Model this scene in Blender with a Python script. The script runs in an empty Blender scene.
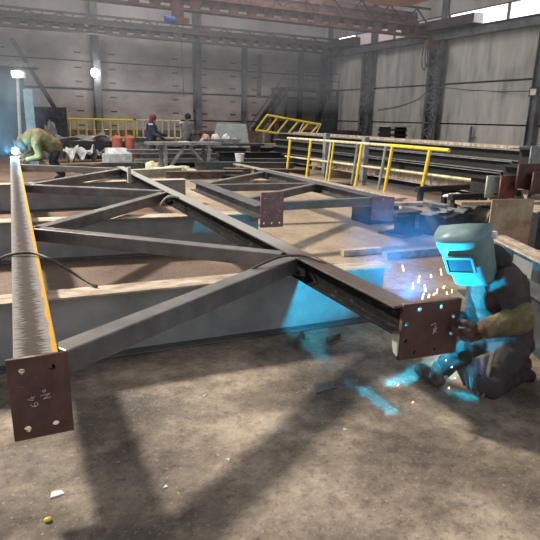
import bpy, bmesh, math, random
from mathutils import Vector, Matrix, noise, Quaternion
random.seed(7)
R = math.radians
C = bpy.context.scene.collection
sc = bpy.context.scene

# ------------------------------------------------------------------ camera
YAW, PIT, ROLL, F, H = R(27.3), R(15.67), R(1.3), 540.0, 1.65
s, c = math.sin, math.cos
fv = Vector((s(YAW)*c(PIT), c(YAW)*c(PIT), -s(PIT)))
r0 = Vector((c(YAW), -s(YAW), 0)); u0 = Vector((s(YAW)*s(PIT), c(YAW)*s(PIT), c(PIT)))
rv = r0*c(ROLL)+u0*s(ROLL); uv = u0*c(ROLL)-r0*s(ROLL)
cam = bpy.data.cameras.new('camera'); co = bpy.data.objects.new('camera', cam); C.objects.link(co)
M = Matrix((rv, uv, -fv)).transposed().to_4x4(); M.translation = (0, 0, H)
co.matrix_world = M
cam.sensor_fit = 'HORIZONTAL'; cam.sensor_width = 36; cam.lens = 36; cam.clip_start = .05; cam.clip_end = 200
sc.camera = co

def ray(x, y): return fv + rv*((x-270)/F) - uv*((y-270)/F)
def PZ(x, y, z=0):
    d = ray(x, y); t = (z-H)/d.z; return Vector((d.x*t, d.y*t, z))
def PY(x, y, Y):
    d = ray(x, y); t = Y/d.y; return Vector((d.x*t, Y, H+d.z*t))
def PX(x, y, X):
    d = ray(x, y); t = X/d.x; return Vector((X, d.y*t, H+d.z*t))

# ------------------------------------------------------------------ materials
def new_mat(name):
    m = bpy.data.materials.new(name); m.use_nodes = True
    return m, m.node_tree, m.node_tree.nodes['Principled BSDF']
def mat(name, cols, rough=.6, metal=0., scale=6., stretch=(1,1,1), bump=.1, bscale=None, detail=6, lo=.35, hi=.65, spec=.5, rrough=0):
    m, nt, b = new_mat(name)
    N = nt.nodes.new; L = nt.links.new
    tc = N('ShaderNodeTexCoord'); mp = N('ShaderNodeMapping'); mp.inputs['Scale'].default_value = stretch
    L(tc.outputs['Object'], mp.inputs[0])
    n = N('ShaderNodeTexNoise'); n.inputs['Scale'].default_value = scale; n.inputs['Detail'].default_value = detail
    n.inputs['Roughness'].default_value = .62
    L(mp.outputs[0], n.inputs['Vector'])
    cr = N('ShaderNodeValToRGB'); e = cr.color_ramp.elements
    e[0].position = lo; e[1].position = hi
    e[0].color = (*cols[0], 1); e[1].color = (*cols[-1], 1)
    for i, k in enumerate(cols[1:-1]):
        q = e.new(lo+(hi-lo)*(i+1)/(len(cols)-1)); q.color = (*k, 1)
    L(n.outputs['Fac'], cr.inputs[0]); L(cr.outputs[0], b.inputs['Base Color'])
    b.inputs['Roughness'].default_value = rough; b.inputs['Metallic'].default_value = metal
    b.inputs['Specular IOR Level'].default_value = spec
    if bump:
        n2 = N('ShaderNodeTexNoise'); n2.inputs['Scale'].default_value = bscale or scale*4; n2.inputs['Detail'].default_value = 5
        L(mp.outputs[0], n2.inputs['Vector'])
        bp = N('ShaderNodeBump'); bp.inputs['Strength'].default_value = bump; bp.inputs['Distance'].default_value = .02
        L(n2.outputs['Fac'], bp.inputs['Height']); L(bp.outputs[0], b.inputs['Normal'])
    return m
def emat(name, col, st):
    m, nt, b = new_mat(name)
    b.inputs['Base Color'].default_value = (*col, 1); b.inputs['Emission Color'].default_value = (*col, 1)
    b.inputs['Emission Strength'].default_value = st
    return m

steel = mat('mill_steel', [(.08,.08,.085), (.115,.115,.12), (.16,.155,.15)], .42, .55, 5, (1,1,1), .15, 40)
tube_steel = mat('tube_steel', [(.115,.105,.10), (.15,.14,.135), (.20,.185,.175)], .40, .35, 5, (1,1,1), .12, 60)
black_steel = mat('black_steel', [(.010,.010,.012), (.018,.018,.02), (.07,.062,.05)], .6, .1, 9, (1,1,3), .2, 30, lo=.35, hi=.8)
blue_steel = mat('blue_grey_steel', [(.20,.21,.21), (.28,.29,.285), (.38,.385,.375)], .5, .25, 1.6, (1,1,1), .12, 30)
flange_steel = mat('dusty_flange', [(.25,.19,.14), (.42,.34,.26), (.58,.51,.43)], .6, .1, 5, (1,3,1), .2, 40)
dusty_brown = mat('dusty_brown_steel', [(.08,.055,.04), (.13,.095,.07), (.20,.155,.115)], .55, .15, 6, (1,1,1), .2, 40)
rust_plate = mat('red_brown_primer', [(.060,.028,.022), (.085,.040,.031), (.11,.055,.043)], .6, .1, 7, (1,1,1), .15, 60)
rust_plate2 = mat('red_primer', [(.14,.045,.033), (.19,.065,.05), (.24,.10,.075)], .6, .1, 9)
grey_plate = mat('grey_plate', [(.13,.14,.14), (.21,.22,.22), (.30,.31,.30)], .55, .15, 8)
pale_plate = mat('pale_plate', [(.32,.33,.27), (.42,.42,.34), (.5,.5,.42)], .7, 0, 12)
tan_plate = mat('tan_rusty_plate', [(.20,.12,.065), (.30,.20,.115), (.38,.27,.17)], .7, .05, 4, (1,1,1), .15, 30)
yellow = mat('yellow_paint', [(.45,.31,.03), (.72,.52,.03), (.82,.62,.06)], .45, 0, 8, (1,1,1), .1, lo=.25, hi=.5)
pale_yellow = mat('worn_yellow_paint', [(.38,.34,.22), (.62,.57,.36), (.72,.68,.48)], .5, 0, 8, (1,1,1), .1)
grey_paint = mat('grey_paint', [(.16,.17,.18), (.25,.26,.27), (.34,.35,.36)], .5, .1, 6)
red_gas = mat('red_cylinder_paint', [(.30,.07,.04), (.42,.11,.07), (.48,.16,.11)], .5, 0, 6)
dark = mat('dark_machine', [(.02,.022,.026), (.045,.048,.055), (.08,.08,.085)], .6, .1, 4)
crane_red = mat('crane_red_brown', [(.08,.035,.028), (.14,.065,.05), (.22,.11,.085)], .7, 0, 2, (1,1,1), .1)
crane_dark = mat('crane_dark', [(.025,.016,.016), (.05,.032,.03), (.08,.055,.05)], .7, 0, 2)
col_steel = mat('column_steel', [(.06,.065,.075), (.11,.115,.125), (.17,.17,.175)], .6, .1, 2, (1,1,1), .1)
wood = mat('weathered_wood', [(.22,.15,.09), (.34,.25,.16), (.46,.36,.25)], .75, 0, 3, (1,12,12), .2, 20)
whitep = mat('white_plastic', [(.55,.55,.53), (.7,.7,.68), (.8,.8,.78)], .5, 0, 5)
cream = mat('cream_tarp', [(.45,.40,.25), (.62,.57,.40), (.75,.71,.55)], .8, 0, 5, (1,1,1), .4, 12)
blue_pl = mat('blue_paint', [(.03,.08,.3), (.05,.14,.5), (.1,.2,.6)], .5, 0, 5)
blue_post = mat('light_blue_paint', [(.16,.27,.34), (.22,.36,.44), (.3,.44,.5)], .6, 0, 5)
rubber = mat('cable_rubber', [(.035,.028,.022), (.07,.055,.045), (.12,.10,.08)], .6, 0, 30)
chalk = mat('chalk', [(.5,.45,.42), (.62,.57,.53)], .9, 0, 60, bump=0)
jacketm = mat('dark_work_jacket', [(.022,.016,.016), (.04,.03,.028), (.06,.046,.04)], .85, 0, 7, (1,1,1), .5, 22)
trouser = mat('dark_work_trousers', [(.02,.017,.018), (.036,.031,.03), (.055,.046,.04)], .85, 0, 7, (1,1,1), .6, 18)
olive = mat('olive_cloth', [(.07,.055,.028), (.125,.10,.05), (.19,.15,.08)], .9, 0, 9, (1,1,1), .6, 20)
khaki = mat('khaki_cloth', [(.10,.08,.03), (.15,.12,.05), (.20,.165,.08)], .9, 0, 5, (1,1,1), .4, 10)
leather = mat('scorched_leather', [(.03,.016,.012), (.065,.033,.022), (.12,.06,.04)], .7, 0, 20, (1,1,1), .4, 50)
skin = mat('skin', [(.42,.24,.17), (.5,.3,.22)], .6, 0, 10, bump=.05)
maskm = mat('welding_mask_shell', [(.09,.17,.185), (.12,.21,.225), (.16,.25,.26)], .42, .0, 6, (1,1,1), .08, 20)
glassd = mat('mask_glass', [(.02,.05,.07), (.03,.07,.09)], .12, 0, 5, bump=0)
navy = mat('navy_cloth', [(.02,.025,.05), (.035,.042,.08), (.05,.06,.10)], .9, 0, 6)
greyc = mat('grey_green_cloth', [(.07,.08,.075), (.11,.12,.115), (.16,.17,.16)], .9, 0, 6)
redc = mat('maroon_cloth', [(.12,.03,.03), (.19,.05,.05)], .9, 0, 6)
reflect = mat('reflective_tape', [(.6,.62,.6), (.75,.76,.74)], .4, 0, 6, bump=0)
blackc = mat('black_cloth', [(.012,.012,.013), (.03,.028,.028)], .9, 0, 12, (1,1,1), .3)
pinkp = mat('pink_paint', [(.5,.25,.2), (.62,.36,.29), (.7,.45,.38)], .6, 0, 3)
lightm = emat('lamp_glow', (1, .97, .9), 60)
spark = emat('spark_glow', (1, .42, .15), 14)
arcm = emat('arc_glow', (.55, .95, 1), 120)
windowm = emat('daylit_glass', (.93, .96, 1), 2.6)
windowd = emat('dull_glass', (.55, .45, .45), .32)

# left chord top: grey with a rust-brown worn centre, yellow stripe on the right edge
def chord_mat():
    m, nt, b = new_mat('worn_chord_top'); N = nt.nodes.new; L = nt.links.new
    tc = N('ShaderNodeTexCoord'); sp = N('ShaderNodeSeparateXYZ'); L(tc.outputs['Object'], sp.inputs[0])
    mp = N('ShaderNodeMapping'); mp.inputs['Scale'].default_value = (3, 14, 3); L(tc.outputs['Object'], mp.inputs[0])
    n = N('ShaderNodeTexNoise'); n.inputs['Scale'].default_value = 6; n.inputs['Detail'].default_value = 8; L(mp.outputs[0], n.inputs['Vector'])
    n2 = N('ShaderNodeTexNoise'); n2.inputs['Scale'].default_value = 9; n2.inputs['Detail'].default_value = 6; L(tc.outputs['Object'], n2.inputs['Vector'])
    def math_(op, a, bb):
        q = N('ShaderNodeMath'); q.operation = op
        for i, v in enumerate((a, bb)):
            if hasattr(v, 'links'): L(v, q.inputs[i])
            else: q.inputs[i].default_value = v
        return q.outputs[0]
    # distance from the centre line (local x = 0)
    ax = math_('ABSOLUTE', math_('ADD', sp.outputs[0], .012), 0)
    k = math_('SUBTRACT', math_('ADD', n.outputs['Fac'], .02), math_('MULTIPLY', ax, 6.5))
    cr = N('ShaderNodeValToRGB'); e = cr.color_ramp.elements
    e[0].position = .10; e[0].color = (.22,.21,.20,1); e[1].position = .34; e[1].color = (.035,.024,.020,1)
    q = e.new(.2); q.color = (.14,.125,.12,1)
    L(k, cr.inputs[0])
    st = math_('GREATER_THAN', math_('ADD', sp.outputs[0], math_('MULTIPLY', math_('SUBTRACT', n2.outputs['Fac'], .5), .05)), .066)
    mx = N('ShaderNodeMixRGB'); L(st, mx.inputs[0]); L(cr.outputs[0], mx.inputs[1]); mx.inputs[2].default_value = (.5,.27,.03,1)
    L(mx.outputs[0], b.inputs['Base Color']); b.inputs['Roughness'].default_value = .6; b.inputs['Metallic'].default_value = .0; b.inputs['Specular IOR Level'].default_value = .12
    bp = N('ShaderNodeBump'); bp.inputs['Strength'].default_value = .25; bp.inputs['Distance'].default_value = .01
    L(n.outputs['Fac'], bp.inputs['Height']); L(bp.outputs[0], b.inputs['Normal'])
    return m
chordm = chord_mat()
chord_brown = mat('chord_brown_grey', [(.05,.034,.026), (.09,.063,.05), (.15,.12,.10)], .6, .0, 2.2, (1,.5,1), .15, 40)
def far_sheen(m):  # paints the light reflected off the far chord top as a grey colour
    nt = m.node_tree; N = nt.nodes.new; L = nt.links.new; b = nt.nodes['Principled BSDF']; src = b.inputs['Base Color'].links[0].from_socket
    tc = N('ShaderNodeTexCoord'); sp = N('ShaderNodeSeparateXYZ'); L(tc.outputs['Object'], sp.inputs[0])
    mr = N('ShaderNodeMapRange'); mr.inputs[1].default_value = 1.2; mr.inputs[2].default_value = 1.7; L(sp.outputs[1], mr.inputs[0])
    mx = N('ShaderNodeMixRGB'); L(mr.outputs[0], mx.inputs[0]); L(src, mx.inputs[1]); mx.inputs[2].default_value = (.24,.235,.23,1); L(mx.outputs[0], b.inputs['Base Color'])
far_sheen(chord_brown)
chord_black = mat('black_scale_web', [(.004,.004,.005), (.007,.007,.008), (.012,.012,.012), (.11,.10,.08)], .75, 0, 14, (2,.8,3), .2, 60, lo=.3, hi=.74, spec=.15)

def floor_mat():
    m, nt, b = new_mat('dirty_concrete_floor'); N = nt.nodes.new; L = nt.links.new
    tc = N('ShaderNodeTexCoord')
    def nz(sc_, det=8, rough=.65, st=None, typ='ShaderNodeTexNoise'):
        n = N(typ); n.inputs['Scale'].default_value = sc_
        if typ == 'ShaderNodeTexNoise': n.inputs['Detail'].default_value = det; n.inputs['Roughness'].default_value = rough
        if st:
            mp = N('ShaderNodeMapping'); mp.inputs['Scale'].default_value = st; mp.inputs['Rotation'].default_value = (0,0,.5)
            L(tc.outputs['Object'], mp.inputs[0]); L(mp.outputs[0], n.inputs['Vector'])
        else: L(tc.outputs['Object'], n.inputs['Vector'])
        return n
    def ramp(src, stops):
        cr = N('ShaderNodeValToRGB'); e = cr.color_ramp.elements
        e[0].position, e[0].color = stops[0][0], (*stops[0][1], 1); e[1].position, e[1].color = stops[-1][0], (*stops[-1][1], 1)
        for p, k in stops[1:-1]:
            q = e.new(p); q.color = (*k, 1)
        L(src, cr.inputs[0]); return cr.outputs[0]
    def mix(f, a, bb, mode='MIX', fac=None):
        q = N('ShaderNodeMixRGB'); q.blend_type = mode
        if fac is not None: q.inputs[0].default_value = fac
        else: L(f, q.inputs[0])
        for i, v in ((1, a), (2, bb)):
            if isinstance(v, tuple): q.inputs[i].default_value = (*v, 1)
            else: L(v, q.inputs[i])
        return q.outputs[0]
    base = ramp(nz(1.3, 10, .7).outputs['Fac'], [(.38, (.10,.08,.063)), (.5, (.25,.20,.15)), (.61, (.46,.38,.29))])
    patch = ramp(nz(.9, 6, .6, (1,1.6,1)).outputs['Fac'], [(.46, (1,1,1)), (.62, (.40,.38,.37))])
    col = mix(None, base, patch, 'MULTIPLY', .8)
    # the drier, browner dust far from the camera (a broad swept zone of the slab)
    sp = N('ShaderNodeSeparateXYZ'); L(tc.outputs['Object'], sp.inputs[0])
    mr = N('ShaderNodeMapRange'); mr.inputs[1].default_value = 3.2; mr.inputs[2].default_value = 5; L(sp.outputs[1], mr.inputs[0])
    dust = ramp(nz(.8, 8, .6, (1,.5,1)).outputs['Fac'], [(.35, (.21,.15,.10)), (.52, (.33,.26,.185)), (.68, (.46,.38,.285))])
    brown = ramp(nz(1.1, 8, .6).outputs['Fac'], [(.35, (.09,.055,.04)), (.55, (.16,.105,.075)), (.7, (.24,.18,.135))])
    mr2 = N('ShaderNodeMapRange'); mr2.inputs[1].default_value = 2.6; mr2.inputs[2].default_value = 3.3; L(sp.outputs[0], mr2.inputs[0])
    dust = mix(mr2.outputs[0], brown, dust)
    col = mix(mr.outputs[0], col, dust)
    grit = ramp(nz(11, 9, .8).outputs['Fac'], [(.38, (.55,.54,.53)), (.5, (.95,.95,.95)), (.62, (1,1,1))])
    col = mix(None, col, grit, 'MULTIPLY', .75)
    speck = ramp(nz(45, 3, .6).outputs['Fac'], [(.60, (0,0,0)), (.74, (.8,.8,.8))])
    col = mix(speck, col, (.42,.36,.30))
    dk = ramp(nz(28, 4, .7).outputs['Fac'], [(.3, (.35,.34,.33)), (.46, (1,1,1))])
    col = mix(None, col, dk, 'MULTIPLY', .75)
    green = ramp(nz(.6, 5, .6, (1.5,.7,1)).outputs['Fac'], [(.6, (0,0,0)), (.72, (.5,.5,.5))])
    col = mix(green, col, (.10,.12,.095))
    L(col, b.inputs['Base Color'])
    rg = ramp(nz(2.2).outputs['Fac'], [(.35, (.5,.5,.5)), (.65, (.85,.85,.85))]); L(rg, b.inputs['Roughness'])
    bn = nz(30, 10, .75); bp = N('ShaderNodeBump'); bp.inputs['Strength'].default_value = .7; bp.inputs['Distance'].default_value = .016
    L(bn.outputs['Fac'], bp.inputs['Height']); L(bp.outputs[0], b.inputs['Normal'])
    return m
floorm = floor_mat()
wall_backm = mat('grimy_back_panels', [(.24,.205,.19), (.32,.28,.265), (.40,.36,.34)], .9, 0, .7, (1,1,1.6), .2, 6, 8)
wall_rightm = mat('streaked_side_panels', [(.24,.235,.225), (.40,.39,.37), (.50,.485,.46)], .9, 0, 1.1, (1,1.6,.35), .2, 6, 9, lo=.3, hi=.62)
upper_wallm = mat('upper_wall_sheets', [(.28,.26,.26), (.38,.35,.35), (.46,.42,.42)], .8, 0, .6, (1,1,.5))
gapm = mat('wall_gap', [(.03,.03,.03), (.05,.05,.05)], .9, 0, 3, bump=0)

# ------------------------------------------------------------------ mesh helpers
class MB:
    def __init__(self): self.bm = bmesh.new()
    def frame(self, p, q, up=(0,0,1)):
        p, q = Vector(p), Vector(q); d = (q-p).normalized(); up = Vector(up)
        x = d.cross(up)
        if x.length < 1e-4: x = d.cross(Vector((0,1,0)))
        x.normalize(); z = x.cross(d).normalized()
        return p, q, d, x, z
    def prism(self, p, q, prof, up=(0,0,1), caps=True):
        """sweep a closed 2-D profile [(side, up)] from p to q"""
        p, q, d, x, z = self.frame(p, q, up)
        a = [self.bm.verts.new(p+x*u+z*v) for u, v in prof]; b = [self.bm.verts.new(q+x*u+z*v) for u, v in prof]
        n = len(prof)
        for i in range(n): self.bm.faces.new((a[i], a[(i+1)%n], b[(i+1)%n], b[i]))
        if caps: self.bm.faces.new(a[::-1]); self.bm.faces.new(b)
        return self
    def bar(self, p, q, w, h, up=(0,0,1)): return self.prism(p, q, [(-w/2,-h/2), (w/2,-h/2), (w/2,h/2), (-w/2,h/2)], up)
    def box(self, lo, hi):
        x = (lo[0]+hi[0])/2; z = (lo[2]+hi[2])/2
        return self.bar((x, lo[1], z), (x, hi[1], z), hi[0]-lo[0], hi[2]-lo[2])
    def rod(self, p, q, r, r2=None, n=12):
        r2 = r if r2 is None else r2
        p, q, d, x, z = self.frame(p, q)
        A = [(math.cos(2*math.pi*i/n), math.sin(2*math.pi*i/n)) for i in range(n)]
        a = [self.bm.verts.new(p+x*u*r+z*v*r) for u, v in A]; b = [self.bm.verts.new(q+x*u*r2+z*v*r2) for u, v in A]
        for i in range(n): self.bm.faces.new((a[i], a[(i+1)%n], b[(i+1)%n], b[i]))
        self.bm.faces.new(a[::-1]); self.bm.faces.new(b); return self
    def tube(self, pts, r, n=8, smooth=6):
        pts = catmull(pts, smooth); rings = []
        for i, p in enumerate(pts):
            d = (pts[min(i+1, len(pts)-1)]-pts[max(i-1, 0)]).normalized()
            x = d.cross(Vector((0,0,1)));  x = x if x.length > .05 else d.cross(Vector((0,1,0))); x.normalize(); z = x.cross(d)
            rings.append([self.bm.verts.new(p+x*r*math.cos(2*math.pi*k/n)+z*r*math.sin(2*math.pi*k/n)) for k in range(n)])
        for a, b in zip(rings, rings[1:]):
            for k in range(n): self.bm.faces.new((a[k], a[(k+1)%n], b[(k+1)%n], b[k]))
        self.bm.faces.new(rings[0][::-1]); self.bm.faces.new(rings[-1]); return self
    def ball(self, p, r, sx=1, sy=1, sz=1, sub=2, rot=None):
        T = Matrix.Translation(p) @ (rot.to_4x4() if rot else Matrix.Identity(4)) @ Matrix.Diagonal((sx, sy, sz, 1))
        bmesh.ops.create_icosphere(self.bm, subdivisions=sub, radius=r, matrix=T); return self
    def poly(self, pts, thick):
        """flat polygon extruded by vector thick"""
        t = Vector(thick); a = [self.bm.verts.new(Vector(p)) for p in pts]; b = [self.bm.verts.new(Vector(p)+t) for p in pts]; n = len(a)
        for i in range(n): self.bm.faces.new((a[i], a[(i+1)%n], b[(i+1)%n], b[i]))
        self.bm.faces.new(a[::-1]); self.bm.faces.new(b); return self
    def build(self, name, m, parent=None, bevel=0, smooth=False, loc=None):
        bmesh.ops.recalc_face_normals(self.bm, faces=self.bm.faces)
        me = bpy.data.meshes.new(name)
        if loc is not None: bmesh.ops.translate(self.bm, verts=self.bm.verts, vec=-Vector(loc))
        elif parent is not None and parent.get('_w'): bmesh.ops.translate(self.bm, verts=self.bm.verts, vec=-parent_world(parent))
        self.bm.to_mesh(me); self.bm.free()
        for mm in (m if isinstance(m, (list, tuple)) else [m]): me.materials.append(mm)
        o = bpy.data.objects.new(name, me); C.objects.link(o)
        if parent is not None:
            o.parent = parent
            if parent.get('_w'): o['_w'] = 1
        if loc is not None: o.location = loc
        if smooth:
            for p in me.polygons: p.use_smooth = True
        if bevel:
            b = o.modifiers.new('bevel', 'BEVEL'); b.width = bevel; b.segments = 2; b.limit_method = 'ANGLE'
        return o
def parent_world(o):
    v = Vector((0,0,0))
    while o is not None: v += o.location; o = o.parent
    return v
def catmull(pts, k):
    P = [Vector(p) for p in pts]
    if k <= 1 or len(P) < 3: return P
    Q = [P[0]*2-P[1]] + P + [P[-1]*2-P[-2]]; out = []
    for i in range(1, len(Q)-2):
        for j in range(k):
            t = j/k; a, b, c_, d = Q[i-1:i+3]
            out.append(.5*((2*b)+(c_-a)*t+(2*a-5*b+4*c_-d)*t*t+(3*b-a-3*c_+d)*t*t*t))
    return out+[P[-1]]
def thing(name, label, cat, loc=(0,0,0), rz=0, group=None, world=False):
    o = bpy.data.objects.new(name, None); C.objects.link(o); o.empty_display_size = .1
    o.location = loc; o.rotation_euler = (0,0,rz)
    if world: o['_w'] = 1                     # parts are given in world coordinates
    return tag(o, label, cat, group)
def tag(o, label=None, cat=None, group=None, kind=None):
    if label: o['label'] = label
    if cat: o['category'] = cat
    if group: o['group'] = group
    if kind: o['kind'] = kind
    return o
def dup(o, loc=None, rz=None, label=None, parent=None):
    n = o.copy(); C.objects.link(n)
    if parent is not None: n.parent = parent
    if loc is not None: n.location = loc
    if rz is not None: n.rotation_euler = (0,0,rz)
    if label: n['label'] = label
    for ch in list(o.children): dup(ch, parent=n)
    return n
def struct(name, mb, m, bevel=0): return tag(mb.build(name, m, bevel=bevel), kind='structure')
def IP(h, w, tf, tw):
    """I-profile centred at 0"""
    a, b, t, g = w/2, h/2, tf, tw/2
    return [(-a,-b),(a,-b),(a,-b+t),(g,-b+t),(g,b-t),(a,b-t),(a,b),(-a,b),(-a,b-t),(-g,b-t),(-g,-b+t),(-a,-b+t)]
def plate_with_holes(name, w, h, th, holes, m, parent, loc, rot):
    """plate in local XZ plane, thickness along Y, real round holes"""
    cu = bpy.data.curves.new(name, 'CURVE'); cu.dimensions = '2D'; cu.fill_mode = 'BOTH'; cu.extrude = th/2
    def spl(pts):
        sp = cu.splines.new('POLY'); sp.points.add(len(pts)-1); sp.use_cyclic_u = True
        for i, (x, y) in enumerate(pts): sp.points[i].co = (x, y, 0, 1)
    spl([(-w/2,0),(w/2,0),(w/2,h),(-w/2,h)])
    for x, y, r in holes: spl([(x+r*math.cos(a*math.pi/8), y+r*math.sin(a*math.pi/8)) for a in range(16)])
    tmp = bpy.data.objects.new('tmp', cu); C.objects.link(tmp)
    me = bpy.data.meshes.new_from_object(tmp.evaluated_get(bpy.context.evaluated_depsgraph_get()))
    bpy.data.objects.remove(tmp); bpy.data.curves.remove(cu)
    me.transform(Matrix.Rotation(math.pi/2, 4, 'X')); me.materials.clear(); me.materials.append(m)
    o = bpy.data.objects.new(name, me); C.objects.link(o); o.location = loc; o.rotation_euler = (0,0,rot)
    if parent: o.parent = parent
    return o
def fused(name, shapes, m, parent, voxel=.012, smooth=4, disp=0, dscale=.15):
    """one continuous surface from overlapping tapered limbs and ellipsoids (world coordinates)
    shapes: ('l', p, q, r1, r2[, flat]) limb, ('e', p, r, sx, sy, sz[, rot]) ellipsoid"""
    mb = MB()
    for sh in shapes:
        if sh[0] == 'l':
            _, p, q, r1, r2 = sh[:5]; p, q = Vector(p), Vector(q)
            mb.rod(p, q, r1, r2, 16); mb.ball(p, r1, sub=2); mb.ball(q, r2, sub=2)
        else:
            mb.ball(sh[1], sh[2], sh[3], sh[4], sh[5], sub=3, rot=sh[6] if len(sh) > 6 else None)
    o = mb.build(name, m, parent)
    r = o.modifiers.new('r', 'REMESH'); r.mode = 'VOXEL'; r.voxel_size = voxel; r.use_smooth_shade = True
    sm = o.modifiers.new('s', 'SMOOTH'); sm.iterations = smooth; sm.factor = .6
    if disp:
        tx = bpy.data.textures.new('folds', 'CLOUDS'); tx.noise_scale = dscale; tx.noise_depth = 3
        d = o.modifiers.new('d', 'DISPLACE'); d.texture = tx; d.strength = disp; d.mid_level = .5
    me = bpy.data.meshes.new_from_object(o.evaluated_get(bpy.context.evaluated_depsgraph_get()))
    o.modifiers.clear(); old = o.data; o.data = me; bpy.data.meshes.remove(old)
    for p in me.polygons: p.use_smooth = True
    return o
def chain(pts, r1, r2):
    P = [Vector(p) for p in pts]; n = len(P)-1
    return [('l', P[i], P[i+1], r1+(r2-r1)*i/n, r1+(r2-r1)*(i+1)/n) for i in range(n)]
def hand(name, wrist, direction, palm_n, m, parent, curl=.9, k=1.0, thumb=1):
    """palm, four bent fingers, thumb from the side of the palm"""
    d = Vector(direction).normalized(); n = Vector(palm_n); n = (n-d*n.dot(d)).normalized(); sd = d.cross(n)*thumb
    w = Vector(wrist); sh = []
    rot = Matrix((sd, d, n)).transposed()
    sh.append(('e', w+d*.045*k, .05*k, .85, 1.05, .42, rot))
    for i, (off, ln) in enumerate(((.030,.072),(.010,.080),(-.010,.075),(-.030,.060))):
        b = w+d*.075*k+sd*off*k; pts = [b]; a = .25
        for j, f in enumerate((.45,.32,.25)):
            a += curl*(.5 if j == 0 else .75)
            pts.append(pts[-1]+(d*math.cos(a)+n*math.sin(a))*ln*f*k*1.15)
        sh += chain(pts, .0115*k, .0085*k)
    b = w+d*.028*k+sd*.034*k
    t1 = b+(sd*.7+d*.6+n*.3).normalized()*.035*k; t2 = t1+(d*.75+n*.6+sd*.1).normalized()*.03*k; t3 = t2+(d*.55+n*.8-sd*.25).normalized()*.025*k
    sh += chain([b, t1, t2, t3], .014*k, .009*k)
    return fused(name, sh, m, parent, .0045*k, 3)

# ================================================================== THE HALL
WY, WX = 36.0, 22.8
mb = MB(); mb.box((-14, -6, -.2), (WX+.4, WY+.4, 0)); struct('floor', mb, floorm)
# back wall: precast panels with recessed seams
rows = [(0,1.36),(1.43,3.06),(3.18,4.70),(4.78,6.4)]
cols = [-14+6*i for i in range(6)]+[WX]
colx = [6.3, 12.7, 16.15]
edges = [-14, -5.7, .3, 6.3, 12.7, 16.15, 20.6, WX]
mb = MB()
for (z0, z1) in rows:
    for a, b in zip(edges, edges[1:]): mb.box((a+.03, WY, z0), (b-.03, WY+.2, z1))
struct('wall_back', mb, wall_backm, .02)
mb = MB(); mb.box((-14, WY+.12, 0), (WX+.3, WY+.35, 6.45)); mb.box((WX+.12, -6, 0), (WX+.35, WY+.35, 6.3)); struct('trim_1', mb, gapm)
mb = MB(); mb.box((-14, WY+.02, 6.45), (WX, WY+.3, 11)); struct('wall_back_upper', mb, upper_wallm)
# little dark lifting-slot marks of the panels
mb = MB()
for z in (1.85, 2.7, 3.55, 4.35, 1.0, 5.2):
    for x in (5.3, 11.3, 7.3, 15.4, 13.3, 17.0, -.6, 1.2): mb.box((x-.2, WY-.012, z-.04), (x+.2, WY+.03, z+.04))
struct('trim_2', mb, gapm)
# right wall panels
redges = [-6, 0, 6, 12, 17.9, 23.9, 30.1, WY]
mb = MB()
for (z0, z1) in [(0,1.55),(1.62,3.63),(3.72,6.0)]:
    for a, b in zip(redges, redges[1:]): mb.box((WX, a+.03, z0), (WX+.2, b-.03, z1))
struct('wall_right', mb, wall_rightm, .02)
mb = MB(); mb.box((WX, -6, 6.0), (WX+.3, WY, 6.3)); mb.box((WX, -6, 7.25), (WX+.3, WY, 11))
struct('wall_right_upper', mb, upper_wallm)
mb = MB(); mb.box((-14, -6, 11), (WX+.4, WY+.4, 11.2)); struct('ceiling', mb, upper_wallm)
# window band above the runway beam
wy = [-6, 0, 6, 12, 17.6, 20.0, 23.9, 26.4, 28.4, 30.1, 32.4, 34.6, 36]
bright = {(17.6,20.0), (20.0,23.9), (12,17.6), (32.4,34.6)}
for i, (a, b) in enumerate(zip(wy, wy[1:])):
    mb = MB(); mb.box((WX+.1, a+.06, 6.33), (WX+.13, b-.06, 7.22))
    w = struct('window_%d' % (i+1), mb, windowm if (a, b) in bright else windowd)
    fr = MB()
    for y in (a, b-.08): fr.box((WX+.02, y, 6.3), (WX+.14, y+.08, 7.25))
    fr.box((WX+.02, a, 6.3), (WX+.14, b, 6.36)); fr.box((WX+.02, a, 7.19), (WX+.14, b, 7.25))
    fr.build('window_frame', col_steel, w)
# back wall columns
mb = MB()
for x in (-5.7, .3, 6.3, 12.7):
    mb.prism((x, WY-.35, 0), (x, WY-.35, 9), IP(.5,.42,.03,.03), up=(0,1,0))
for x in (16.15, 20.6): mb.prism((x, WY-.2, 0), (x, WY-.2, 6.3), IP(.3,.3,.03,.03), up=(0,1,0))
struct('trim_3', mb, col_steel)
mb = MB(); mb.box((17.2, WY-.03, 3.0), (17.55, WY, 5.9)); struct('trim_4', mb, col_steel)  # dark painted strip between columns
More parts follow.
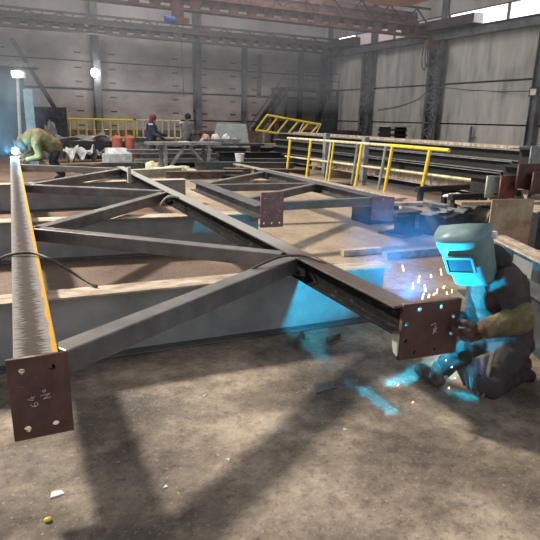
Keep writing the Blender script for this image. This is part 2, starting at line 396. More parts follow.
# lattice columns of the right wall
def lattice(Y, z1=6.0):
    mb = MB(); a, b = Y-.42, Y+.42
    for y in (a, b): mb.prism((WX-.35, y, 0), (WX-.35, y, z1), IP(.3,.2,.02,.02), up=(1,0,0))
    n = 11; dz = z1/n
    for i in range(n):
        ya, yb = (a, b) if i % 2 else (b, a)
        mb.bar((WX-.48, ya, i*dz), (WX-.48, yb, (i+1)*dz), .09, .02, up=(1,0,0))
        mb.bar((WX-.48, a, (i+1)*dz-.03), (WX-.48, b, (i+1)*dz-.03), .07, .02, up=(1,0,0))
        mb.bar((WX-.2, yb, i*dz), (WX-.2, ya, (i+1)*dz), .09, .02, up=(1,0,0))
    return mb
for k, Y in enumerate((24.1, 30.3, 35.4)): struct('trim_%d' % (5+k), lattice(Y), col_steel)
mb = MB(); mb.prism((WX-.3, 17.55, 0), (WX-.3, 17.55, 6), IP(.4,.3,.03,.03), up=(0,1,0)); mb.prism((WX-.3, 26.9, 0), (WX-.3, 26.9, 5.9), IP(.001,.001,.0001,.0001), up=(0,1,0))
struct('trim_8', mb, col_steel)
# runway beam + wall columns above it
mb = MB(); mb.prism((WX-.45, -6, 6.13), (WX-.45, WY, 6.13), IP(.46,.4,.04,.03))
struct('trim_9', mb, col_steel, .01)
mb = MB()
for Y in (17.7, 24.1, 30.3, 35.4): mb.box((WX-.12, Y-.22, 6.3), (WX+.1, Y+.22, 11))
struct('trim_10', mb, col_steel)

# ================================================================== STEEL TRUSSES
def tube_between(p, q, parent, w=.12, h=.12, m=None, name='diagonal'):
    mb = MB(); mb.bar(p, q, w, h); return mb.build(name, m or tube_steel, parent, bevel=.010)
# --- truss on the girders in front; local frame: origin under the left chord end, y along the chord
T1 = thing('steel_truss', 'nearest long steel truss with zigzag tube diagonals and one yellow-edged chord', 'truss', (.09, 2.33, .31), R(-2.1))
z0 = .31
def L1(x, y, z): return (x, y, z-z0)
# left chord: origin of its mesh on its centre line so the wear pattern follows it
mb = MB(); mb.prism(L1(0,.012,.565), L1(0,12.2,.565), IP(.17,.18,.016,.012)); ch = mb.build('chord', chordm, T1, bevel=.004)
tag(ch, 'chord with a worn grey top and a yellow painted edge')
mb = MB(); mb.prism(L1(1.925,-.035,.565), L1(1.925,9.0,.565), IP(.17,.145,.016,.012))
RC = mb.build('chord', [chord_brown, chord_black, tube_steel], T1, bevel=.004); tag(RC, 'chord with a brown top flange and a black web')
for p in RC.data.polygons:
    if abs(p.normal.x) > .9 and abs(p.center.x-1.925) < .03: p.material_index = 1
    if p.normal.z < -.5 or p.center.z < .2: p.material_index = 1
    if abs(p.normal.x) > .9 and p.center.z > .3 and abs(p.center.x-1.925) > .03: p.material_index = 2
nodesL = [.10, 3.0, 6.45, 10.0]; nodesR = [1.30, 5.2, 8.75]
zt = .575
for a, b in [(0,0), (1,0), (1,1), (2,1), (2,2), (3,2)]:
    p = L1(.09, nodesL[a]+(.05 if b < a else -.0), zt); q = L1(1.85, nodesR[b]+(-.07 if b == a else .07), zt)
    tube_between(p, q, T1)
# cream stiffener behind the right end plate
mb = MB(); mb.poly([L1(1.90,-.035,.335), L1(1.90,.0,.35), L1(1.90,.035,.475), L1(1.90,-.035,.475)], (.015,0,0)); tag(mb.build('stiffener', pale_plate, T1), 'cream stiffener')
mb = MB(); mb.poly([L1(2.0,-.04,.43), L1(2.15,-.04,.43), L1(2.10,.075,.43), L1(2.0,.10,.43)], (0,0,.012)); mb.build('arc_blocker_plate', steel, T1)  # added plate below the arc, blocks its light from the floor
h4 = [(-.065,.325,.014), (.055,.325,.014), (-.065,.05,.015), (.05,.05,.015), (-.07,.25,.004)]
P1 = plate_with_holes('end_plate', .245, .385, .016, h4, rust_plate, T1, (.003, 0, -.04), R(0)); tag(P1, 'red-brown end plate with four bolt holes and chalk writing')
def strokes(lines, parent, r=.0016, y=-.0095):
    mb = MB()
    for ln in lines: mb.tube([(x, y, z) for x, z in ln], r, 5, 3)
    return tag(mb.build('chalk_mark', chalk, parent), 'chalk writing')
def text_strokes(glyphs, org, ang, size):
    out = []
    for dx, g in glyphs:
        for ln in g:
            out.append([(org[0]+math.cos(ang)*(x+dx)*size-math.sin(ang)*y*size, org[1]+math.sin(ang)*(x+dx)*size+math.cos(ang)*y*size) for x, y in ln])
    return out
G6 = [[(.6,.95),(.2,.7),(.05,.3),(.3,0),(.6,.25),(.35,.5),(.08,.35)]]
G4 = [[(.45,1),(.05,.35),(.65,.4)], [(.45,.65),(.45,0)]]
GN = [[(0,0),(.05,1)], [(.05,1),(.55,0)], [(.55,0),(.6,1.25)]]
Go = [[(.2,.75),(.02,.55),(.2,.35),(.38,.55),(.2,.75)]]
for g_, o_, a_, z_ in ((G6,(-.012,.155),105,.032),(G4,(-.020,.186),105,.032),(GN,(.040,.186),100,.032),(Go,(.032,.216),100,.032)): strokes(text_strokes([(0,g_)], o_, R(a_), z_), P1, .0013)
# the right end plate stands on the near end of the right chord
h8 = [(-.09,.305,.013), (.06,.305,.013), (-.165,.225,.013), (-.165,.12,.013), (-.10,.04,.013), (.04,.04,.013), (.155,.24,.013), (.155,.13,.013), (.125,.305,.009), (.125,.045,.009)]
P2 = plate_with_holes('end_plate', .40, .345, .025, h8[:8], rust_plate, T1, (2.11, -.05, 0), R(-5)); tag(P2, 'large red-brown end plate with eight bolt holes')
strokes([[(.0,.20),(.035,.205),(.02,.15)], [(.02,.175),(.045,.15)], [(.045,.18),(.02,.14)]], P2, y=-.014)

# --- second truss (behind), behind and to the right
T2 = thing('steel_truss', 'second steel truss farther back with small square rust-red plates on its chord ends', 'truss', (2.86, 5.75, .31), R(-2.5))
mb = MB(); mb.prism(L1(0,0,.57), L1(0,2.75,.57), IP(.15,.2,.014,.012)); mb.build('chord', steel, T2, bevel=.003)
mb = MB(); mb.prism(L1(1.87,.2,.57), L1(1.87,4.3,.57), IP(.15,.2,.014,.012)); mb.build('chord', steel, T2, bevel=.003)
hs = [(-.1,.36,.014),(0,.36,.014),(.1,.36,.014),(-.1,.05,.014),(0,.05,.014),(.1,.05,.014),(-.1,.2,.014),(.1,.2,.014)]
plate_with_holes('end_plate', .29, .42, .018, hs, rust_plate2, T2, (.09, -.05, PY(272,227,5.7).z-z0), R(-4))
plate_with_holes('end_plate', .30, .33, .018, [(x, z*.8, r) for x, z, r in hs], rust_plate2, T2, (1.87, .18, .02), R(-38))
for p, q in [((.1,.35,zt),(1.8,.35,zt)), ((.08,.75,zt),(1.8,2.0,zt)), ((.08,2.3,zt),(1.8,2.1,zt)), ((.08,2.5,zt),(1.8,4.1,zt))]:
    tube_between(L1(*p), L1(*q), T2, .11, .11)

# ================================================================== CROSSWISE GIRDERS
def girder(label, pA, pB, ztop, hw=.11, stiff=(), webm=None, group=None):
    """plate girder standing on the floor from pA to pB (x, y of its centre line)"""
    A, B = Vector((*pA, 0)), Vector((*pB, 0)); L = (B-A).length; a = math.atan2(B.y-A.y, B.x-A.x)
    t = thing('plate_girder', label, 'girder', A, a, group)
    MB().box((0,-.008,.014), (L,.008,ztop-.014)).build('web', webm or blue_steel, t)
    MB().box((0,-hw,ztop-.016), (L,hw,ztop)).build('flange', flange_steel, t, bevel=.004)
    MB().box((0,-hw,0), (L,hw,.016)).build('flange', steel, t, bevel=.004)
    for x in stiff:
        MB().box((x-.006,-hw+.01,.016), (x+.006,-.008,ztop-.016)).build('stiffener', blue_steel, t)
    return t
GZ = .48
def girder_px(label, a, b, x0, hw, stiff=()):
    A, B = PZ(*a, GZ), PZ(*b, GZ); d = (B-A).normalized(); nrm = Vector((-d.y, d.x, 0))
    A = A+nrm*hw; B = B+nrm*hw; A2 = A-d*((A.x-x0)/d.x)
    return girder(label, (A2.x,A2.y), (B.x,B.y), GZ, hw, stiff)
girder_px('nearest dusty plate girder lying crosswise under the truss, end lit cyan by welding', (0,304), (391,266), -1.6, .10)
girder_px('middle plate girder with pale web, under the truss behind the nearest one', (0,222.5), (261,213.5), -1.6, .12)
girder_px('third plate girder from the camera, low behind the truss zigzag', (0,184.5), (187,179.5), -1.6, .12)

# ================================================================== CABLES, SCRAPS ON THE FLOOR
def cable(name, label, pts, r, group=None, m=rubber, cat='cable'):
    return tag(MB().tube(pts, r, 8, 8).build(name, m, loc=pts[0], smooth=True), label, cat, group)
cable('welding_cable', 'dark welding cable looping over the left yellow-edged chord', [tuple(PZ(-60,330,.02)), tuple(PZ(-30,290,.35)), tuple(PZ(-4,262,.60)), tuple(PZ(14,254,.667)), tuple(PZ(32,253,.672)), tuple(PZ(48,258.5,.66)), tuple(PZ(62,266,.60)), tuple(PZ(78,276,.53)), tuple(PZ(92,284,.50)), tuple(PZ(97,286.5,.49))], .011)
cable('welding_cable', 'thin brown cable draped over the middle joint of the truss', [tuple(PZ(242,274,.60)), tuple(PZ(262,264,.66)), tuple(PZ(280,257,.675)), tuple(PZ(295,255.5,.67)), tuple(PZ(310,257,.665)), tuple(PZ(322,262,.655)), tuple(PZ(332,268,.60)), tuple(PZ(336,276,.4))], .010)
cable('welding_cable', 'short pale cable hooked over the second joint of the truss', [tuple(PZ(160,206,.50)), tuple(PZ(164,200,.62)), tuple(PZ(169,196.5,.68)), tuple(PZ(176,197,.66)), tuple(PZ(184,200,.6))], .014, m=flange_steel)
def angle_iron(label, px, py, L, w, rz, group=None):
    p = PZ(px, py, 0); mb = MB(); mb.prism((-L/2,0,0), (L/2,0,0), [(0,0),(w,0),(w,.006),(.006,.006),(.006,w),(0,w)])
    o = mb.build('angle_iron_offcut', dusty_brown); o.location = p; o.rotation_euler = (0,0,rz); return tag(o, label, 'steel offcut', group)
angle_iron('upright-edged angle iron offcut nearest the girder', 297, 345, .16, .07, R(40))
angle_iron('short angle iron offcut left of the two by the girder foot', 302, 338, .10, .05, R(80))
angle_iron('thin angle offcut on the floor under the right chord', 333, 341, .15, .05, R(10))
o = MB().poly([(-.09,-.06,0),(.08,-.05,0),(.05,.03,0),(-.04,.06,0)], (0,0,.008)).build('steel_offcut', steel); o.location = PZ(323,387,0); tag(o, 'flat triangular steel offcut alone on the open floor', 'steel offcut')
o = MB().poly([(-.03,-.02,0),(.03,-.015,0),(.02,.015,0),(-.02,.02,0)], (0,0,.006)).build('paper_scrap', whitep); o.location = PZ(57,494,0); tag(o, 'small pale paper scrap on the floor at lower left', 'scrap')
o = MB().ball((0,0,.008), .014, 1.2, .8, .7).build('pebble', yellow); o.location = PZ(48,521,0); tag(o, 'small yellow lump on the floor near lower left corner', 'pebble')
for i, (x, y, l) in enumerate([(165,487,'tiny pale chip on the floor between the two shadows'), (228,460,'tiny pale chip left of the long shadow'), (345,430,'tiny pale chip on the floor below the triangular offcut'), (205,396,'small pale chip in front of the girder')]):
    o = MB().poly([(-.012,-.008,0),(.012,-.006,0),(.006,.01,0)], (0,0,.005)).build('metal_chip', whitep); o.location = PZ(x, y, 0); o.rotation_euler[2] = i; tag(o, l, 'metal chip')
def lying(name, label, p, q, h, w, m, cat='steel bar', prof=None, group=None, z=0):
    p, q = Vector((p[0], p[1], z+h/2)), Vector((q[0], q[1], z+h/2)); mb = MB()
    mb.prism(p, q, prof or [(-w/2,-h/2),(w/2,-h/2),(w/2,h/2),(-w/2,h/2)])
    return tag(mb.build(name, m, loc=(p.x, p.y, z), bevel=.003), label, cat, group)
lying('steel_bar', 'short brownish steel bar lying on the tan floor behind the girder end', PZ(342,256,0), PZ(380,253,0), .08, .09, flange_steel)
lying('steel_channel', 'long grey channel on the floor passing behind the welder', PZ(384,259,0), PZ(560,242,0), .09, .11, grey_plate, 'steel channel')

# dark short I-beam with end plates, right of the second truss
t = thing('beam_stub', 'short dark blue I-beam stub standing on the floor below the right square plate', 'beam', PZ(392,236,0), R(18))
MB().box((0,-.25,0),(.75,.25,.02)).build('base_plate', steel, t)
MB().prism((.05,0,.17),(.62,0,.17), IP(.28,.28,.02,.015)).build('beam', dark, t, bevel=.003)
MB().box((.66,-.1,.02),(.68,.1,.30)).build('stiffener', steel, t)
t = thing('beam_stub', 'bluish box beam stub beside the short I-beam, wrapped in welding smoke', 'beam', PZ(432,236,0), R(12))
MB().box((0,-.2,0),(.7,.25,.30)).build('beam', dark, t, bevel=.005)
MB().box((-.02,-.22,.30),(.78,.28,.315)).build('top_plate', steel, t)
# loose plates piled on the stubs
for i, (x, y, z, w, d, rz, m_, l) in enumerate([(440,212,.34,.9,.18,20,grey_plate,'grey flat bar on top of the beam stubs'), (462,210,.36,.7,.15,35,grey_plate,'pale flat bar crossing behind the mask smoke'), (430,206,.40,.55,.12,60,steel,'dark flat bar pointing up over the stub pile'), (405,212,.33,.5,.22,5,steel,'dark flat sheet by the right square plate')]):
    o = MB().box((-w/2,-d/2,0),(w/2,d/2,.02)).build('flat_bar', m_); o.location = PZ(x,y,z); o.rotation_euler = (0,0,R(rz)); tag(o, l, 'flat bar')
o = MB().prism((0,0,0),(0,.35,0), IP(.12,.12,.012,.01)).build('square_tube_offcut', blue_steel); o.location = PZ(447,209,.42); tag(o, 'small grey section offcut on the stub pile left of the tan plate', 'steel offcut')
# pipe / elbow with dark mouth behind the mask
t = thing('steel_pipe', 'wide tan pipe end with a dark mouth behind the welding mask', 'pipe', PZ(472,236,0)+Vector((.5,.05,0)), R(10))
mb = MB(); n = 24
for k in range(n):
    a0, a1 = 2*math.pi*k/n, 2*math.pi*(k+1)/n
    for r_, rr in ((.19,.19),):
        q = [mb.bm.verts.new((rad*math.cos(a), y, .2+rad*math.sin(a))) for rad, a, y in ((.2,a0,0),(.2,a1,0),(.2,a1,.5),(.2,a0,.5),(.17,a0,0),(.17,a1,0),(.17,a1,.5),(.17,a0,.5))]
        mb.bm.faces.new(q[:4]); mb.bm.faces.new(q[4:]); mb.bm.faces.new((q[0],q[1],q[5],q[4])); mb.bm.faces.new((q[3],q[2],q[6],q[7]))
mb.build('pipe_wall', dusty_brown, t, smooth=False)
# yellow tee foot near the right plate
o = MB().box((-.16,-.05,0),(.16,.05,.05)).box((-.03,-.05,.05),(.03,.05,.16)).build('floor_bracket', yellow); o.location = PZ(383,218,0); o.rotation_euler[2] = R(-30); tag(o, 'yellow steel foot on the floor behind the right square plate', 'steel foot')

# ================================================================== GUARD RAIL
t = thing('guard_rail', 'long yellow and grey guard rail in front of the black beam stack', 'guard rail', (8, 8.2, 0))
posts = [(290.5,yellow,.038),(311,yellow,.036),(331,pale_yellow,.026),(334,yellow,.024),(358,grey_paint,.034),(362,yellow,.036),(386,grey_paint,.034),(392.5,yellow,.036),(430,yellow,.038)]
for px_, m_, r_ in posts:
    Yt = PX(px_, 137+(px_-290)*.088, 8).y; MB().rod((0,Yt-8.2+.17,0),(0,Yt-8.2,1.1), r_).build('post', m_, t)
MB().rod((0,6.35,1.10),(0,1.6,1.13), .032).build('top_rail', pale_yellow, t); MB().rod((0,1.6,1.13),(0,-.2,1.13), .036).build('top_rail', yellow, t)
MB().rod((0.05,6.55,.55),(0.05,-1.0,.62), .026).build('mid_rail', pale_yellow, t)
MB().box((-.01,-.1,.0),(.01,6.3,.10)).build('toe_board', wood, t)
# low tan beam in front of it
t = thing('low_beam', 'long low tan beam with dark openings on the floor in front of the guard rail', 'beam', (6.95, 8.0, 0))
MB().prism((0,0,.13),(0,8,.13), IP(.24,.22,.03,.02)).build('beam', flange_steel, t, bevel=.004)
for k in range(8): MB().box((-.11,.4+k,.03),(-.01,.43+k,.23)).build('stiffener', steel, t)

# ================================================================== STACK OF BLACK BEAMS by the right
beam0 = None; zi = 0
X0 = 9.9
rowsn = ['bottom','second','third','top']
for zi, zz in enumerate((.12,.40,.66,.90)):
    for xi, xx in enumerate((0,.42,.86)):
        lab = 'long black I-beam, %s row of the stack behind the guard rail, %s' % (rowsn[zi], ['on the side facing the rail','in the middle column','on the wall side'][xi])
        loc = (X0+xx, 7.7+.25*((zi*2+xi) % 3), zz)
        if beam0 is None:
            beam0 = thing('steel_beam', lab, 'I-beam', loc, 0, 'black beams stacked behind the guard rail')
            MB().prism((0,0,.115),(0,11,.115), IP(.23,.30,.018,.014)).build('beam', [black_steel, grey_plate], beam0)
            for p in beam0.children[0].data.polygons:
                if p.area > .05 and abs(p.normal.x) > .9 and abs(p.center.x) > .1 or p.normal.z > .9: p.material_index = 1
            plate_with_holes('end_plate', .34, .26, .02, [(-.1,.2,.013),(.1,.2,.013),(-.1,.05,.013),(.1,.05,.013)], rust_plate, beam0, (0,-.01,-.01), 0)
        else: dup(beam0, loc, label=lab)
lying('timber', 'long pale timber lying on top of the black beam stack', (10.0,7.9), (10.0,17.5), .07, .3, flange_steel, 'timber', z=1.135)
for k, y in enumerate((8.6, 12.2, 15.8)):
    for j, zz in enumerate((0,)):
        tag(lying('timber_bearer', '', (9.7,y), (11.1,y), .115, .12, wood), ['bearer timber under the near end of the black stack','bearer timber under the middle of the black stack','bearer timber under the far end of the black stack'][k], 'timber')
lying('tan_beam', 'long tan flat beam lying low between guard rail and black stack', (9.15,7.0), (9.15,15), .22, .3, flange_steel, 'beam', IP(.22,.3,.02,.02), z=.24)
for k, (y, h) in enumerate(((PX(326,150,8.75).y,1.28),(PX(365,150,8.75).y,1.24))):
    lab = ['farther grey rack post between guard rail and stack','nearer grey rack post between guard rail and stack'][k]
    tag(MB().box((-.07,-.07,0),(.07,.07,h)).build('rack_post', grey_paint, loc=None), lab, 'post', 'rack posts').location = (8.75, y, 0)
for k, yy in enumerate((7.6, 13.5)):
    tag(MB().box((-.5,-.06,0),(.5,.06,.235)).build('timber_bearer', wood), ['bearer timber under the near end of the tan beam','bearer timber under the far end of the tan beam'][k], 'timber').location = (9.25, yy, 0)
# a second darker field of beams further back-left of the stack
for k in range(5):
    lying('steel_beam', ['long dark beam on the floor, first behind the rail corner','long dark beam on the floor, second behind the rail corner','long dark beam on the floor, third behind the rail corner','long dark beam on the floor, fourth behind the rail corner','long dark beam on the floor, last before the stair'][k], (12.3+k*.9, 19.2+.2*k), (12.3+k*.9, 22.3), .3+.12*(k%3), .3, black_steel if k % 2 else blue_steel, 'I-beam', IP(.3+.12*(k%3),.3,.02,.015))

# plates at the beam ends on the right
def stand_plate(label, px0, py0, px1, py1, Y, m_, holes, rz=0, th=.03, name='end_plate', floor=False):
    a, b = PY(px0, py0, Y), PY(px1, py1, Y); w, h = abs(b.x-a.x), abs(a.z-b.z); cx = (a.x+b.x)/2; zb = min(a.z,b.z)
    o = plate_with_holes(name, w, h, th, [(x*w, z*h, .014) for x, z in holes], m_, None, (cx, Y, zb), rz); return o
hh = [(-.33,.9),(.33,.9),(-.33,.1),(.33,.1)]
def plated_beam(label, px0, py0, px1, py1, Y, m_, rz=0, L=.55, bm_=black_steel):
    a, b = PY(px0, py0, Y), PY(px1, py1, Y); w, h = abs(b.x-a.x), abs(a.z-b.z); cx = (a.x+b.x)/2; zb = min(a.z,b.z)
    t = thing('plated_beam', label, 'I-beam', (cx, Y, zb), rz)
    MB().prism((0,.015,h*.5),(0,L,h*.5), IP(h*.72, w*.8, .015,.012)).build('beam', bm_, t)
    plate_with_holes('end_plate', w, h, .03, [(x*w, z*h, .014) for x, z in hh], m_, t, (0,0,0), 0); return t
plated_beam('dark beam with a pale grey-green end plate, left of the red plated one', 488,176,497,197, 6.6, pale_plate, R(-6))
plated_beam('dark beam with a brick-red end plate above the tan standing plate', 502,176,514,198, 6.4, rust_plate2, R(-6))
plated_beam('dark beam with a large dark red end plate near the right edge', 520,164,536,188, 6.2, rust_plate, R(-6))
plated_beam('beam with a purple-brown end plate at the right edge of the row', 535,172,552,193, 6.0, rust_plate, R(-6))
plated_beam('beam with a tall grey end plate, topmost at the right edge', 533,146,552,170, 6.6, grey_plate, R(-6))
# support horses under those
t = thing('trestle', 'black steel trestle under the plated beam ends at the right', 'trestle', (7.9, 7.2, 0))
MB().box((-.55,-.06,.30),(1.5,.06,.40)).build('top', black_steel, t)
for x in (-.45,.3,1.3): MB().box((x-.04,-.05,0),(x+.04,.05,.30)).build('leg', black_steel, t)
t = thing('trestle', 'second black trestle under the far part of the plated beams', 'trestle', (7.9, 8.3, 0))
MB().box((-.35,-.06,.30),(1.5,.06,.40)).build('top', black_steel, t)
for x in (-.25,.4,1.3): MB().box((x-.04,-.05,0),(x+.04,.05,.30)).build('leg', black_steel, t)
# tan plate standing
t0 = PZ(485,247,.02); 
o = plate_with_holes('tan_plate', .62, .72, .02, [(-.24,.66,.015),(.24,.66,.015),(-.02,.40,.008)], tan_plate, None, (5.95,4.75,.0), R(-14)); tag(o, 'large tan rusty square plate standing upright behind the welder', 'steel plate')
for v in o.data.vertices: pass
t = thing('bracket', 'black steel bracket with square windows right of the tan plate', 'bracket', (6.5, 4.75, 0), R(-14))
mb = MB()
for x0,x1,zz0,zz1 in ((0,.7,0,.16),(0,.7,.46,.52),(0,.22,.16,.46),(.30,.38,.16,.46),(.5,.7,.16,.46),(.22,.5,.28,.33)): mb.box((x0,0,zz0),(x1,.05,zz1))
mb.build('face', black_steel, t); MB().box((0,.05,.5),(.7,.6,.52)).build('top', flange_steel, t); MB().box((0,.05,0),(.05,.6,.5)).build('side', black_steel, t); MB().box((.65,.05,0),(.7,.6,.5)).build('side', black_steel, t)
lying('timber', 'tan plank lying behind the black bracket at the right edge', (6.4,6.1), (8.6,5.4), .05, .2, wood, 'timber', z=.43)
lying('timber', 'tan plank just left of the tan plate', (5.2,7.2), (6.6,6.9), .05, .16, flange_steel, 'timber', z=.3)
tag(MB().box((-.3,-.25,0),(.3,.25,.30)).build('steel_block', black_steel), 'low black block under the left tan plank', 'steel block').location = (5.75,7.3,0)
tag(MB().box((-.8,-.25,0),(.8,.25,.43)).build('steel_block', black_steel), 'low black block under the right tan plank', 'steel block').location = (7.6,5.75,0)

heap_later = True
# two girders to the right of the welder, running toward the camera
def side_girder(label, p, q, ztop, h, w, fm, wm, zb=0):
    A, B = Vector((*p[:2],0)), Vector((*q[:2],0)); t = thing('side_girder', label, 'girder', (A.x,A.y,zb), math.atan2(B.y-A.y,B.x-A.x)); L = (B-A).length
    MB().box((0,-.008,0),(L,.008,h-.01)).build('web', wm, t); MB().box((0,-w/2,h-.018),(L,w/2,h)).build('flange', fm, t, bevel=.003); MB().box((0,-w/2,0),(L,w/2,.016)).build('flange', wm, t)
    for x in (L*.25, L*.6): MB().box((x,-w/2+.01,.016),(x+.01,-.008,h-.018)).build('stiffener', wm, t)
    return t
side_girder('pale-topped girder running past the welder\'s shoulder at the right edge', (4.75,3.95), (4.05,2.45), .52, .50, .22, flange_steel, blue_steel)
side_girder('dark girder with grey web directly behind the crouching welder, right edge', (4.20,3.75), (3.05,1.30), .44, .42, .20, steel, dark)

# ================================================================== FLOODLIGHTS
t = thing('floodlight_mast', 'pole-mounted floodlight shining at the left edge', 'floodlight', PY(20,150,20).xy.to_3d(), 0)
b = parent_world(t); hd = PY(15,74,20)-b
MB().rod((0,0,0),(hd.x+.06,0,hd.z-.1),.06,.045).build('pole', pale_plate, t)
MB().box((hd.x-.12,-.1,hd.z-.12),(hd.x+.3,.1,hd.z+.1)).build('housing', grey_paint, t)
MB().ball((hd.x+.04,-.12,hd.z),.12,1.2,.4,.8).build('lens', lightm, t)
t = thing('floodlight', 'round bright floodlight on the back wall column', 'floodlight', (6.15, WY-.62, 4.05))
MB().box((-.2,-.1,-.2),(.2,.05,.2)).build('housing', grey_paint, t); MB().ball((0,-.12,0),.24,1,.4,1).build('lens', lightm, t)
MB().box((-.04,0,-.1),(.04,.25,.1)).build('bracket', grey_paint, t)
t = thing('floodlight', 'small square lamp box on the right wall column', 'floodlight', PX(534,92,WX-.55))
MB().box((-.05,-.22,-.2),(.05,.22,.2)).build('housing', dark, t); MB().box((-.07,-.15,-.13),(-.05,.15,.13)).build('lens', whitep, t)

# ================================================================== OVERHEAD CRANES
def crane(label, Y, x0, x1, zb, ht, teeth_h, n, m1, m2, name='overhead_crane'):
    t = thing(name, label, 'overhead crane', (x0, Y, zb))
    L = x1-x0
    mb = MB(); mb.box((0,-.25,0),(L,.25,.09)); mb.box((0,-.2,.09+teeth_h),(L,.2,.09+teeth_h+.12)); step = L/n
    for k in range(n):
        xa = k*step; mb.poly([(xa,-.03,.09),(xa+step*.45,-.03,.09),(xa+step*.6,-.03,.09+teeth_h),(xa-step*.15,-.03,.09+teeth_h)], (0,.06,0))
    mb.build('girder', m1, t)
    mb = MB(); zt_ = .09+teeth_h+.12; mb.box((0,-.06,ht-.1),(L,.06,ht))
    for k in range(n//2):
        xa = 2*k*step; mb.bar((xa,0,zt_),(xa+step,0,ht-.1),.06,.06,up=(0,1,0)); mb.bar((xa+step,0,ht-.1),(xa+2*step,0,zt_),.06,.06,up=(0,1,0))
    mb.build('upper_truss', m2, t)
    MB().box((0,.35,zt_-.1),(L,.9,zt_-.04)).build('walkway', m2, t)
    MB().box((0,.95,zt_-.2),(L,1.0,ht-.08)).build('side_panel', m1, t)
    mb = MB(); mb.box((0,.9,zt_+.5),(L,.94,zt_+.56))
    for k in range(0, n, 2): mb.box((k*step,.9,zt_-.1),(k*step+.05,.94,zt_+.5))
    mb.build('handrail', m2, t)
    return t, L
c1, LL = crane('far overhead crane girder with cutouts, spanning the hall near the back wall', 33, -14, 22.2, 5.9, 1.0, .34, 46, crane_dark, crane_dark)
MB().box((LL-.3,-1.6,.5),(LL+.3,2.2,1.0)).build('end_carriage', crane_dark, c1)
c2, LL = crane('nearer rust-brown overhead crane girder across the top of the view', 24.5, -14, 22.0, 6.05, 1.5, .42, 40, crane_red, crane_dark)
MB().box((LL-.3,-3.4,.33),(LL+.3,1.6,.78)).build('end_carriage', crane_dark, c2); MB().box((LL-.25,-3.55,.33),(LL+.25,-3.4,.78)).build('buffer', whitep, c2)

# hoist
hp = PY(172,20,23.6)
t = thing('chain_hoist', 'small hoist with a blue motor under the crane, left of centre', 'hoist', hp)
MB().rod((-.3,0,0),(.12,0,0),.15,n=16).build('motor', blue_pl, t, smooth=False); MB().box((.12,-.15,-.15),(.7,.15,.12)).build('gearbox', crane_red, t)
MB().box((.0,-.06,.12),(.5,.06,.62)).build('trolley', crane_red, t); MB().box((1.0,-.05,-.2),(1.7,.05,-.12)).build('arm', crane_red, t)
MB().rod((.35,0,-.25),(.45,0,-3.0),.018,n=6).build('chain', col_steel, t); MB().rod((1.1,0,-.2),(1.15,0,-3.8),.015,n=6).build('chain', col_steel, t)
hp = PY(430,48,23.4)
t = thing('crane_hook', 'rusty hook block with hanging cable loops under the crane by the right wall', 'hook', hp)
MB().box((-.3,-.15,0),(.3,.15,.35)).build('block', crane_red, t); MB().ball((.1,0,-.1),.18,1,.6,1).build('sheave', dusty_brown, t)
for k, (x, d) in enumerate(((-.25,1.1),(-.05,.9),(.25,.75))): MB().tube([(x-.2,0,0),(x-.22,0,-d*.7),(x,.02,-d),(x+.16,0,-d*.7),(x+.1,0,0)],.022,6).build('cable_loop', black_steel, t, smooth=True)
# large pinkish round vessel / lamp shade at the very top
t = thing('hanging_drum', 'large round pinkish drum hanging at the top edge of the view', 'drum', PY(398,-6,16))
MB().ball((0,0,.15),1.45,1,1,.32,sub=4).build('shell', pinkp, t, smooth=True); MB().rod((0,0,.1),(0,0,.3),1.55,1.55,40).build('rim', crane_dark, t, smooth=False)

# wall wires
cable('wall_wire', 'thin wire sagging across the right wall panels', [tuple(PX(378,110,WX-.06)), tuple(PX(400,106,WX-.06)), tuple(PX(418,99,WX-.06)), tuple(PX(434,88,WX-.7)), tuple(PX(470,90,WX-.06)), tuple(PX(500,91.5,WX-.06)), tuple(PX(533,91,WX-.6))], .022, cat='wire')
t = thing('stand_pipe', 'thin standing pipe with taps in front of the right wall', 'pipe', PX(469,146,WX-.2))
b = parent_world(t); b.z
MB().rod((0,0,-b.z),(0,0,1.0),.06).build('pipe', col_steel, t); MB().rod((0,0,.4),(0,-.35,.45),.03).build('tap', col_steel, t); MB().rod((0,0,.15),(0,-.3,.15),.03).build('tap', col_steel, t)

# ================================================================== STAIR TOWER in the far right corner
t = thing('stair_tower', 'dark steel stair and landing in the far right corner of the hall', 'stair')
t.location = (18.2, 33.8, 0); t['_w'] = 1
MB().box((18.0,33.2,3.55),(22.3,35.4,3.7)).build('landing', dark, t)
for x, y in ((18.1,33.3),(20.6,33.3),(22.2,33.3),(18.1,35.2)): MB().box((x-.08,y-.08,0),(x+.08,y+.08,3.55)).build('post', dark, t)
mb = MB()
for k in range(9): mb.rod((18.1+k*.52,33.3,3.7),(18.1+k*.52,33.3,4.7),.025,n=6)
mb.bar((18.0,33.3,4.7),(22.3,33.3,4.7),.06,.05); mb.bar((18.0,33.3,4.2),(22.3,33.3,4.2),.04,.04); mb.build('landing_rail', dark, t)
MB().bar((15.5,33.3,.0),(18.2,33.3,3.6),.05,.28).build('stringer', dark, t); MB().bar((15.5,34.2,.0),(18.2,34.2,3.6),.05,.28).build('stringer', dark, t)
mb = MB(); 
for k in range(14): f_ = (k+.5)/14; mb.box((15.5+2.7*f_-.12,33.3,3.6*f_-.02),(15.5+2.7*f_+.12,34.2,3.6*f_+.02))
mb.build('treads', dark, t)
MB().bar((15.3,33.3,1.0),(18.1,33.3,4.6),.05,.05).build('stair_rail', dark, t)
MB().bar((15.4,33.3,0),(15.4,33.3,1.05),.05,.05).build('rail_post', dark, t)
MB().box((18.3,33.5,.0),(19.6,34.6,1.5)).build('cabinet', dark, t)
lying('bench', 'long dark bench in front of the stair tower', (16.5,30.6), (21.8,30.6), 1.0, 1.0, dark, 'bench')
